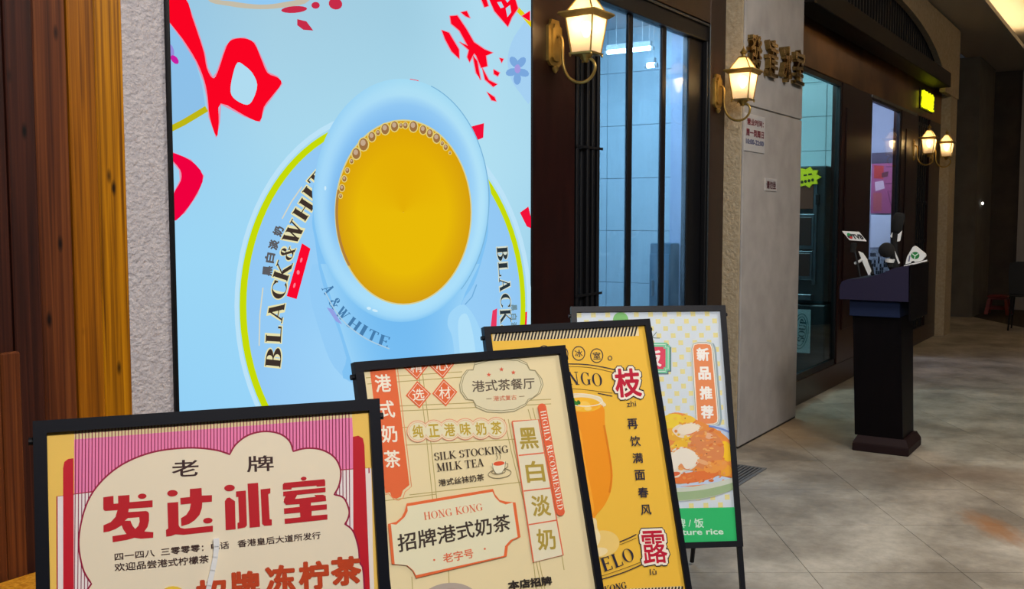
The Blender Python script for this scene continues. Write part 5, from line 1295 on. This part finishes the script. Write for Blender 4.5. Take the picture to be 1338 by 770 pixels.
def mic_e(t, f_):
    X = f_.x
    o, q = card(t, 'flag', [(1183, 345.5), (1185, 336), (1192.5, 323), (1195, 321.5), (1198, 323), (1209, 332), (1209.5, 335), (1205, 340.5)], X, .03)
    S_ = ink(t, o, 'x', None, X, None)
    S_.polys('emblem', [S_.ell((1195.8, 334), 5.6, 4.8, 0, n=20)], (24, 120, 52))
    S_.stroke('emblem', [[(1195, 338.5), (1195.6, 334.5), (1192, 331.5)], [(1195.6, 334.5), (1200, 331.5)]], 1.3, (206, 226, 210))
    S_.stroke('emblem', [[(1187.5, 342), (1189, 334)]], 1.6, (96, 100, 130))
    card(t, 'tray', [(1181, 347), (1211, 339.5), (1211, 341.5), (1181, 349)], X - .03, .02)
    obj('handle', MB().tube([V((0, 0, 0)), W2(t, 1194, 342, X + .02)], .014, 8), 'foam', t)
Xm = XT + .03
mic('press_microphone', 'gooseneck microphone with a slanted white lettered flag on the lectern', 1124, 364, Xm, 0, mic_a)
mic('press_microphone', 'microphone with a tall curved white flag on the lectern', 1140, 362, Xm + .02, 0, mic_b)
mic('press_microphone', 'microphone with a round black foam ball on the lectern', 1161, 356, Xm - .0, 0, mic_c)
mic('press_microphone', 'tall microphone with long black windshield and white flag', 1170, 352, Xm + .13, 0, mic_d)
mic('press_microphone', 'microphone with a square white flag bearing a green round logo', 1193, 349, Xm + .06, 0, mic_e)

# ------------------------------------------------------------------ inside the entrance: soup machine and posters
AX = 9.0
def AY(px, py=300, X=AX): return at(px, py, X=X)
y1, y0 = AY(1036).y, AY(1078).y; zt, zm = AY(1060, 217).z, AY(1060, 398).z
mc = thing('soup_machine', 'steel drink machine with lit panels behind the entrance glass', 'machine', (AX + .25, (y0 + y1) / 2, 0))
def rb(x0, x1, ya_, yb_, z0, z1, b=.004): return MB().box(x0 - mc.location.x, x1 - mc.location.x, ya_ - mc.location.y, yb_ - mc.location.y, z0, z1, b)
obj('cabinet', rb(AX, AX + .22, y0, y1, zm, zt, .01), 'steel_dark', mc)
obj('stand', rb(AX - .05, AX + .24, y0 - .03, y1 + .05, 0.02, zm, .01), pmat('machine_stand', (34, 34, 38), .5), mc)
def panel(nm, px0, py0, px1, py1, mat, th=.02):
    a, b = AY(px0, py0), AY(px1, py1); return obj(nm, rb(AX - th, AX, b.y, a.y, b.z, a.z, .003), mat, mc)
pmat('screen_brown', (96, 50, 36), .3, emit=(90, 50, 36), estr=.35); pmat('screen_dark', (44, 28, 26), .3, emit=(60, 34, 28), estr=.3)
panel('display', 1044, 243, 1063, 273, 'screen_brown'); panel('display_frame', 1042, 280, 1064, 326, 'steel', .03); panel('display', 1045, 284, 1061, 321, 'screen_dark', .034)
panel('dispenser_frame', 1042, 328, 1062, 366, 'steel', .03); panel('dispenser_panel', 1045, 331, 1059, 361, 'screen_dark', .034)
panel('drip_tray', 1044, 384, 1062, 392, 'steel', .06)
panel('side_trim', 1064, 240, 1066, 372, 'steel', .02)
panel('knob_plate', 1067, 254, 1071, 268, 'black_metal', .03)
a = AY(1056, 232)
sp_ = [(a.y + (.115 if i % 2 else .082) * math.cos(math.pi * i / 9) * 1.05 - mc.location.y, a.z + (.095 if i % 2 else .07) * math.sin(math.pi * i / 9)) for i in range(18)]
yl = obj('sticker', MB().prism(sp_, lambda p, q: (AX - .03 - mc.location.x, p, q), lambda p, q: (AX - .002 - mc.location.x, p, q)), pmat('sticker_yellow', (226, 206, 16), .5, emit=(206, 190, 10), estr=.3), mc)  # weak emission brightens the sticker, though it is no lamp
S_ = Sheet(yl, mc.location, (AX - .031, a.y, a.z), V((0, -1, 0)), V((0, 0, -1)), V((-1, 0, 0)), 'poster_ink', .0003)
S_.stroke('print_dashes', [[(1050, 229.5), (1054.5, 228.6)], [(1056, 228.3), (1061, 227.3)]], 2.2, (40, 44, 20)); S_.polys('print_dots', [S_.ell((1048 + 4.6 * i, 238 - i * .9), 1.9, 2.1, n=10) for i in range(4)], (40, 44, 20))
a, b = at(1037, 404, X=AX - .06), at(1058, 462, X=AX - .06)
so = tag(obj('soup_poster', MB().box(-.006, 0, b.y - a.y, 0, b.z - a.z, 0), 'white_acrylic', None, (AX - .051, a.y, a.z)), 'white poster lettered SOUP on the cabinet behind the entrance glass', 'poster')
S_ = Sheet(so, so.location, (AX - .0575, a.y, a.z), V((0, -1, 0)), V((0, 0, -1)), V((-1, 0, 0)), 'poster_ink', .0003)
S_.row([(serif('SOUP', 1.3), *rot_box(1048, 432, 30, 9, 82))], (40, 70, 74)); S_.stroke('print_rings', [S_.ell((1046, 433), 10, 23, 6, n=26), S_.ell((1046, 433), 7.5, 19, 6, n=26)], 1, (70, 110, 112), True)
# seen through the narrow door: pink menu board, white board, mosaic counter
PX = 12.4
def pq(px, py): return at(px, py, X=PX)
def board(name, label, cat, x0, y0_, x1, y1_, mat, th=.03):
    a, b = pq(x0, y0_), pq(x1, y1_); return tag(obj(name, MB().box(0, th, b.y - a.y, 0, 0, a.z - b.z, .003), mat, None, (PX, a.y, b.z)), label, cat)
o = board('menu_board', 'pink and red picture menu behind the narrow glass door', 'menu', 1139, 214, 1182, 279, pmat('menu_pink', (170, 88, 126), .5, emit=(180, 90, 130), estr=.12))  # faint glow put into the menu colour to make it look lit
S_ = Sheet(o, o.location, (PX, pq(1139, 214).y, pq(1139, 214).z), V((0, -1, 0)), V((0, 0, -1)), V((-1, 0, 0)), 'poster_ink', .0006)
S_.polys('print_pictures', [[(1142, 216), (1155, 217), (1154, 234), (1142, 233)], [(1143, 238), (1154, 236), (1156, 246), (1144, 250)], [(1152, 226), (1161, 224), (1160, 231), (1152, 232)], [(1141, 252), (1152, 252), (1152, 276), (1141, 276)]], [(196, 60, 56), (230, 200, 206), (110, 50, 60), (190, 96, 100)])
S_.stroke('print_lines', [[(1166, 276), (1160, 250), (1172, 250)], [(1158, 218), (1180, 218)], [(1157, 240), (1180, 239)]], 1.2, (120, 40, 84))
board('sign_strip', 'dark lettered strip above the pink menu', 'sign', 1139, 200, 1182, 213, pmat('strip_dark', (74, 66, 84), .5))
board('white_board', 'blank white board under the pink menu', 'board', 1138, 281, 1182, 324, pmat('white_board_glow', (214, 226, 236), .5, emit=(190, 206, 220), estr=.3))  # board emits a little by itself, so it looks brightly lit
ct = thing('mosaic_counter', 'counter faced with black and white mosaic behind the narrow door', 'counter', (PX, pq(1160, 300).y, 0))
a, b = pq(1137, 326), pq(1184, 500)
yc_ = ct.location.y
obj('counter_body', MB().box(.012, .19, b.y - yc_, a.y - yc_, 0, a.z), pmat('counter_pale', (190, 200, 204), .4), ct)
mz, mw = MB(), MB(); random.seed(3)
ny, nz = 20, 26
for j in range(nz):
    for i in range(ny):
        y_ = b.y - yc_ + (a.y - b.y) * i / ny; z_ = a.z - (j + 1) * .042
        if z_ < 0: continue
        (mz if random.random() < .48 else mw).box(0, .012, y_ + .003, y_ + (a.y - b.y) / ny - .003, z_ + .003, z_ + .039)
o = obj('dark_mosaic', mz, pmat('mosaic_dark', (40, 52, 58), .3), ct); o['kind'] = 'stuff'
o = obj('pale_mosaic', mw, pmat('mosaic_pale', (186, 202, 206), .3), ct); o['kind'] = 'stuff'

# ------------------------------------------------------------------ far end: red stool and black chair
f_ = at(1304, 409, Z=0)
stl = thing('plastic_stool', 'low red plastic stool against the dark end wall', 'stool', (17.55, f_.y * 17.55 / f_.x, 0))
obj('seat', MB().box(-.15, .15, -.15, .15, .27, .30, .012).box(-.13, .13, -.13, .13, .235, .27, .004), 'red_plastic', stl)
for i in (-1, 1):
    for j in (-1, 1): obj('leg', MB().frustum((i * .155, j * .155, 0), .028, .028, (i * .12, j * .12, .24), .022, .022), 'red_plastic', stl)
obj('rail', MB().box(-.14, .14, -.146, -.13, .08, .12).box(-.14, .14, .13, .146, .08, .12).box(-.146, -.13, -.14, .14, .08, .12).box(.13, .146, -.14, .14, .08, .12), 'red_plastic', stl)
ch = thing('bar_chair', 'tall black chair with thin metal legs at the right edge', 'chair', (15.55, 1.40, 0))
f_ = at(1322, 432, Z=0)
ch.location = (f_.x + .12, f_.y - .16, 0)
obj('seat', MB().box(-.19, .19, -.2, .2, .46, .50, .015), 'black_paint', ch)
sh_ = [(-.19, .50), (-.20, .62), (-.215, .80), (-.22, .90)]
obj('backrest', MB().prism([(-.20, .50), (.20, .50), (.215, .80), (.20, .92), (.10, .94), (-.10, .94), (-.20, .92), (-.215, .80)], lambda a, b: (-.19 - (b - .5) * .12, a, b), lambda a, b: (-.165 - (b - .5) * .12, a, b)), 'black_paint', ch)
for j in (-1, 1): obj('armrest', MB().prism([(-.18, .50), (.12, .50), (.02, .62), (-.2, .78)], lambda a, b: (a, j * .2 - .008, b), lambda a, b: (a, j * .2 + .008, b)), 'black_paint', ch)
for i in (-1, 1):
    for j in (-1, 1): obj('leg', MB().tube([(i * .16, j * .17, .46), (i * .19, j * .20, 0)], .011, 8), 'black_metal', ch)
obj('stretcher', MB().tube([(-.176, -.186, .2), (.176, -.186, .2)], .007, 6).tube([(-.176, .186, .2), (.176, .186, .2)], .007, 6), 'black_metal', ch)
for m_ in list(bpy.data.objects):
    if m_.name.startswith('lettering_source'): bpy.data.objects.remove(m_)
